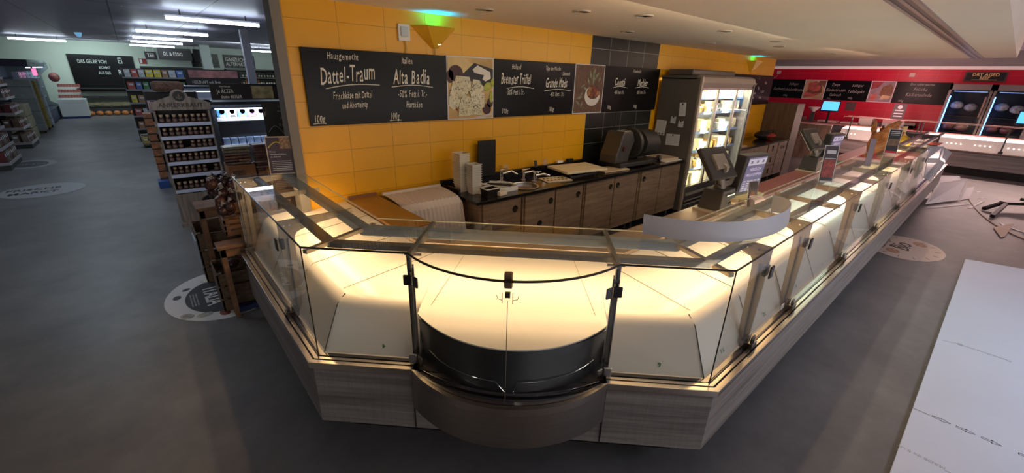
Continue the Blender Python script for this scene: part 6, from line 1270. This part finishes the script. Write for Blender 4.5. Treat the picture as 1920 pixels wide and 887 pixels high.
t=thing('wall_chiller','long wall chiller with rounded top and blue lit edge at the far left','refrigerated shelf',(-2.9,23,0))
pr=[(-3.6,.1),(-2.35,.1),(-2.35,.45),(-2.6,.6),(-2.6,1.6),(-2.35,1.85),(-2.35,2.02),(-2.42,2.12),(-3.6,2.12)]
n=len(pr); M().add([(x,25.6,z) for x,z in pr]+[(x,25.68,z) for x,z in pr],[tuple(range(n))[::-1],tuple(range(n,2*n))]+[(i,(i+1)%n,n+(i+1)%n,n+i) for i in range(n)]).build('end_panel',mat('chill_frame',(.25,.30,.30),.4,.4),t)
M().box(-3.6,-2.42,21.6,25.6,1.9,2.12).build('canopy',mat('chill_navy',(.015,.025,.06),.3),t); M().box(-2.43,-2.40,21.6,25.6,2.04,2.12).build('canopy_rail',mat('chill_rail',(.3,.36,.36),.4),t)
M().box(-3.6,-2.35,21.6,25.6,.05,.45).build('base',mat('chill_navy2',(.02,.03,.08),.4),t); M().box(-3.6,-3.5,21.6,25.6,.4,1.95).build('back_panel',mat('chill_back',(.3,.35,.42),.5),t)
for z in (.8,1.15,1.5): M().box(-3.5,-2.65,21.6,25.6,z-.02,z).build('shelf',CHL,t)
M().box(-2.50,-2.47,21.7,25.5,1.86,1.89).build('lamp',mat('chill_lamp',(.6,.75,1),.4,emit=5,ecol=(.6,.75,1)),t)
o=M().box(-2.42,-2.405,22.0,22.9,1.62,1.84).build('lit_sign',mat('pink_sign',(1,.15,.3),.4,emit=2.0,ecol=(1,.12,.28)),None); tag(o,'pink lit sign inside the long wall chiller','sign'); M().box(-2.50,-2.42,22.4,22.45,1.8,1.9).build('bracket',DARK,o)
for z in (.46,.8,1.15,1.5):
    for i in range(14): c,nm=[((.35,.42,.55),'pale blue'),((.5,.52,.5),'white'),((.12,.2,.4),'blue')][(i+int(z*10))%3]; pack(c,nm,.18,.15,.22,nm+' carton in the long wall chiller',nm+' cartons in the wall chiller',(-2.78,21.75+i*.27,z+.001),R(90),'carton')
# exit sign
o=M().box(.52,.78,26.27,26.3,2.12,2.34).build('exit_sign',mat('exit_red',(.30,.03,.03),.5),None); tag(o,'small red and white pictogram sign right of the egg sign','sign'); M().box(.55,.63,26.262,26.27,2.15,2.31).build('white_mark',LABELW,o)
# security dome / sprinkler
o=M().lathe([(.09,0),(.06,-.10),(.01,-.14)],(-.9,20.0,2.95),12).build('ceiling_lamp',mat('blue_dome',(.2,.45,.7),.2,emit=.6,ecol=(.2,.5,.8)),None,smooth=True); tag(o,'small blue glowing ceiling fitting above the aisle','ceiling fitting')
# ---- crates, stools and bags at the left end of the counter
def crate(label,x0,x1,y0,y1,z0,h,m=CRATE):
    t=thing('wooden_crate',label,'crate',((x0+x1)/2,(y0+y1)/2,z0)); g=.012
    for s in range(3):
        a=z0+h*s/3+.01; b=z0+h*(s+1)/3-.012
        k=M(); k.box(x0,x1,y0,y0+g,a,b); k.box(x0,x1,y1-g,y1,a,b); k.box(x0,x0+g,y0,y1,a,b); k.box(x1-g,x1,y0,y1,a,b); k.build('slat_row',m,t)
    for x in (x0+g,x1-g-.03):
        for y in (y0+g,y1-g-.03): M().box(x,x+.03,y,y+.03,z0,z0+h).build('corner_post',m,t)
    M().box(x0,x1,y0,y1,z0,z0+.012).build('base',m,t); return t
DKC=wood('dark_crate',(.06,.038,.02),(.17,.11,.06),(3,3,8),4,.6)
crate('brown wooden crate on the floor sticker touching the counter skirt',.20,.62,4.02,4.42,.0,.36,DKC)
crate('dark wooden crate behind the front one, a paper hanging on its side',.16,.62,4.75,5.25,.0,.52,DKC)
o=M().box(.145,.158,4.85,5.15,.12,.42).build('paper_card',mat('paper_blue',(.35,.42,.5),.5),None); tag(o,'pale paper hanging on the outer side of the dark crate','paper')
o=M().prism([(.30,3.93),(.66,3.93),(.66,4.0),(.30,4.0)],.0,.05).build('blue_board',mat('blue_tarp',(.015,.03,.11),.5),None); tag(o,'dark blue flat box on the floor at the foot of the counter skirt','box')
def stool(label,x0,x1,y0,y1,zt,m=ORANGE):
    t=thing('wooden_stool',label,'stool',((x0+x1)/2,(y0+y1)/2,0)); M().box(x0,x1,y0,y1,zt-.03,zt).build('seat',m,t,bevel=.004)
    for x in (x0+.02,x1-.055):
        for y in (y0+.02,y1-.055): M().box(x,x+.035,y,y+.035,0,zt-.03).build('leg',m,t)
    k=M().box(x0+.02,x1-.02,y0+.02,y0+.035,zt-.10,zt-.03).build('apron',m,t); M().box(x0+.02,x0+.035,y0+.02,y1-.02,zt-.10,zt-.03).build('apron',m,t); return t
SBR=wood('stool_brown',(.12,.06,.03),(.26,.13,.06),(3,3,5),4,.5)
stool('orange wooden stool beside the end glass of the left counter wing',.24,.60,3.84,4.0,.66,SBR)
stool('taller brown wooden stool behind the orange one with bagged goods on top',.20,.66,4.45,4.74,.84,SBR)
darks=[mat('bag_brown_%d'%i,(.06+.03*i,.03+.008*i,.03),.25,noise=.6,scale=22) for i in range(3)]
for i in range(26):
    x=.36+rn.uniform(-.05,.14); y=4.15+rn.uniform(-.1,.3); z=.86+rn.uniform(0,.26)
    t=thing('gift_bag','dark clear bag of sweets tied with ribbon, heaped on the stools','bag',(x,y,z),0,'bags of sweets heaped at the left counter end')
    M().ball((x,y,z),.042,10,(1,1,1.05)).build('bag_body',darks[i%3],t,smooth=True); M().path([(x,y,z+.035),(x,y,z+.052),(x+rn.uniform(-.02,.02),y,z+.075)],[.014,.006,.02],8).build('bag_frill',mat('frill_%d'%i,(.45,.42,.42),.3),t,smooth=True)
crate('slatted light crate holding the bags of sweets next to the glass',.34,.66,4.05,4.36,.67,.15,SBR)
for i,(x,y,z) in enumerate(((.33,4.12,.40),(.45,4.25,.42),(.55,4.10,.40),(.40,4.30,.45))):
    o=M().ball((x,y,z),.055,10,(1.2,1,.8)).build('sweet_bag',darks[i%3],None,smooth=True); tag(o,'dark wrapped packet in the lower wooden crate','packet','packets in the lower wooden crate')
# tiers of packets, bottle and boards behind the left wing
def tier(label,x0,x1,y0,y1,zt,m):
    t=thing('carton_display',label,'display',((x0+x1)/2,y0,0)); M().box(x0,x1,y0,y1,0,zt).build('carton_body',m,t,bevel=.004); k=M().box(x0+.03,x1-.09,y0-.003,y0,zt-.30,zt-.05); k.build('window',mat('disp_print',(.10,.06,.05),.5,noise=.9,scale=18),t); return t
CBR=mat('kraft',(.26,.13,.06),.6,noise=.1)
tier('left brown carton display with stacked chocolate packets on top',.52,.74,4.60,4.85,1.16,CBR)
tier('right lower brown carton display with stacked packets on top, beside the wine bottle',.76,.92,4.62,4.85,1.08,CBR)
for i,(x,z,m) in enumerate([(.57+.10*(j%2),1.16+.028*(j//2),0) for j in range(12)]+[(.81,1.08+.025*j,1) for j in range(10)]):
    o=M().obox(Matrix.Translation((x,4.70,z+.014))@RX(rn.uniform(-8,8),'Z'),.11,.15,.024).build('chocolate_packet',darks[(i//2)%3] if i<8 else mat('pkt_%d'%i,(.12,.07,.08) if m else (.16,.15,.10),.3,noise=.5,scale=25),None,bevel=.005); tag(o,['flat packet, '+nth(i//2)+' layer up in the '+['left','right'][i%2]+' pile on the left carton display','flat packet, '+nth(i-12)+' from the bottom on the right carton display'][m],'packet',['flat packets on the left carton display','flat packets on the right carton display'][m])
t=thing('wine_bottle','dark wine bottle with a yellow label standing on a small wooden box','bottle',(.93,4.45,1.12)); M().lathe([(.040,0),(.042,.01),(.042,.17),(.016,.235),(.015,.30),(.017,.305)],(.90,4.45,1.12),18).build('bottle_body',mat('bottle_blk',(.02,.022,.012),.1),t,smooth=True); M().lathe([(.0165,.20),(.0165,.30)],(.90,4.45,1.12),18).build('foil',BLACK,t,smooth=True)
M().add([(.90+.043*math.sin(a),4.45-.043*math.cos(a),1.12+z) for z in (.17,.10) for a in [R(-10+12*i) for i in range(6)]],[(i,i+1,7+i,6+i) for i in range(5)]).build('bottle_label',mat('lab_yel',(.85,.6,.05),.4),t)
crate('small orange wooden wine box under the wine bottle',.82,1.02,4.35,4.62,.86,.25,ORANGE)
stool('brown wooden stand carrying the small wine box',.80,1.06,4.32,4.66,.86,SBR)
t=thing('menu_easel','black chalk menu board on a wooden easel behind the flyer','easel',(1.1,5.0,0)); mx=Matrix.Translation((1.09,5.0,1.475))@RX(-10,'Z')@RX(-6,'X'); M().obox(mx,.25,.012,.44).build('board',mat('menu_black',(.02,.02,.02),.45),t)
k=M(); X=mx.to_3x3()@Vector((1,0,0)); U=mx.to_3x3()@Vector((0,0,1))
for i,(s,z) in enumerate((('Feines',.16),('vom Fass',.12),('Essig',.05),('Öl & Wein',-.02),('Likör',-.09))): hand_text(k,s,mx@Vector((.05,-.007,z)),X,U,.035,i)
k.build('chalk_writing',mat('chalk_c',(.28,.28,.28),.7),t); k=M(); k.path([mx@Vector((-.10+.02*i,-.008,-.08+.06*math.sin(i*.5))) for i in range(8)],.002,4); k.build('glass_drawing',mat('chalk_d',(.3,.3,.3),.7),t)
for a in (-1,1): M().bar((1.09+a*.10,5.03,1.60),(1.09+a*.17,5.10,0),.02,.02,(0,1,0)).build('easel_leg',mat('easel_wood',(.35,.33,.28),.6),t)
M().bar((1.09,5.06,1.55),(1.09,5.45,0),.02,.02).build('easel_leg',mat('easel_wood2',(.35,.33,.28),.6),t)
PALEW=wood('pale_wood',(.50,.28,.10),(.78,.50,.22),(3,3,6),4,.5)
# pale pallets and crates seen through the left wing's glass
crate('pale wooden crate standing on end directly behind the left counter wing',.60,1.02,3.86,4.2,.0,.80,PALEW)
crate('low pale crate with paper bags beside the wooden stool behind the glass',.64,.80,4.28,4.6,.0,.80,ORANGE)
# ---- photographer's hand at the lower left
def hand():
    me=bpy.data.meshes.new('hand'); V=[];E=[];Rr=[]
    def a(p,r,q=None): V.append(p);Rr.append(r); i=len(V)-1; 
    def add(p,r,q=None):
        V.append(p); Rr.append(r); i=len(V)-1
        if q is not None: E.append((q,i))
        return i
    w=add((0,0,0),.026); f=add((0,-.10,-.02),.030,w); f2=add((0,-.20,-.05),.034,f); pm=add((0,.045,.004),.028,w)
    for x,L,b in ((-.030,.072,.0),(-.010,.082,.004),(.012,.078,.003),(.032,.062,-.002)):
        k0=add((x*.95,.085,.006+b),.0105,pm); k1=add((x*1.05,.085+L*.42,.012+b),.0095,k0); k2=add((x*1.08,.085+L*.72,.002+b),.0085,k1); add((x*1.08,.085+L*.93,-.012+b),.0075,k2)
    t0=add((-.040,.025,-.004),.013,w); t1=add((-.064,.055,-.006),.011,t0); add((-.074,.088,-.008),.009,t1)
    me.from_pydata(V,E,[]); o=bpy.data.objects.new('hand',me); C.objects.link(o); s=o.modifiers.new('s','SKIN'); s.use_smooth_shade=True
    for i,r in enumerate(Rr): me.skin_vertices[0].data[i].radius=(r,r*.85)
    me.skin_vertices[0].data[0].use_root=True; o.modifiers.new('u','SUBSURF').levels=2; bpy.context.view_layer.update(); dg=bpy.context.evaluated_depsgraph_get(); m2=bpy.data.meshes.new_from_object(o.evaluated_get(dg)); o.modifiers.clear(); o.data=m2
    m2.materials.clear(); m2.materials.append(mat('skin',(.52,.30,.23),.55,noise=.08,scale=40)); return o
h=hand(); h.name='person'; tag(h,'bare fingers of a person reaching in at the bottom left corner','person')
HM=Matrix.Translation((-.222,.395,1.575))@RX(-40,'Z')@RX(8,'X')@RX(25,'Y')
h.matrix_world=HM
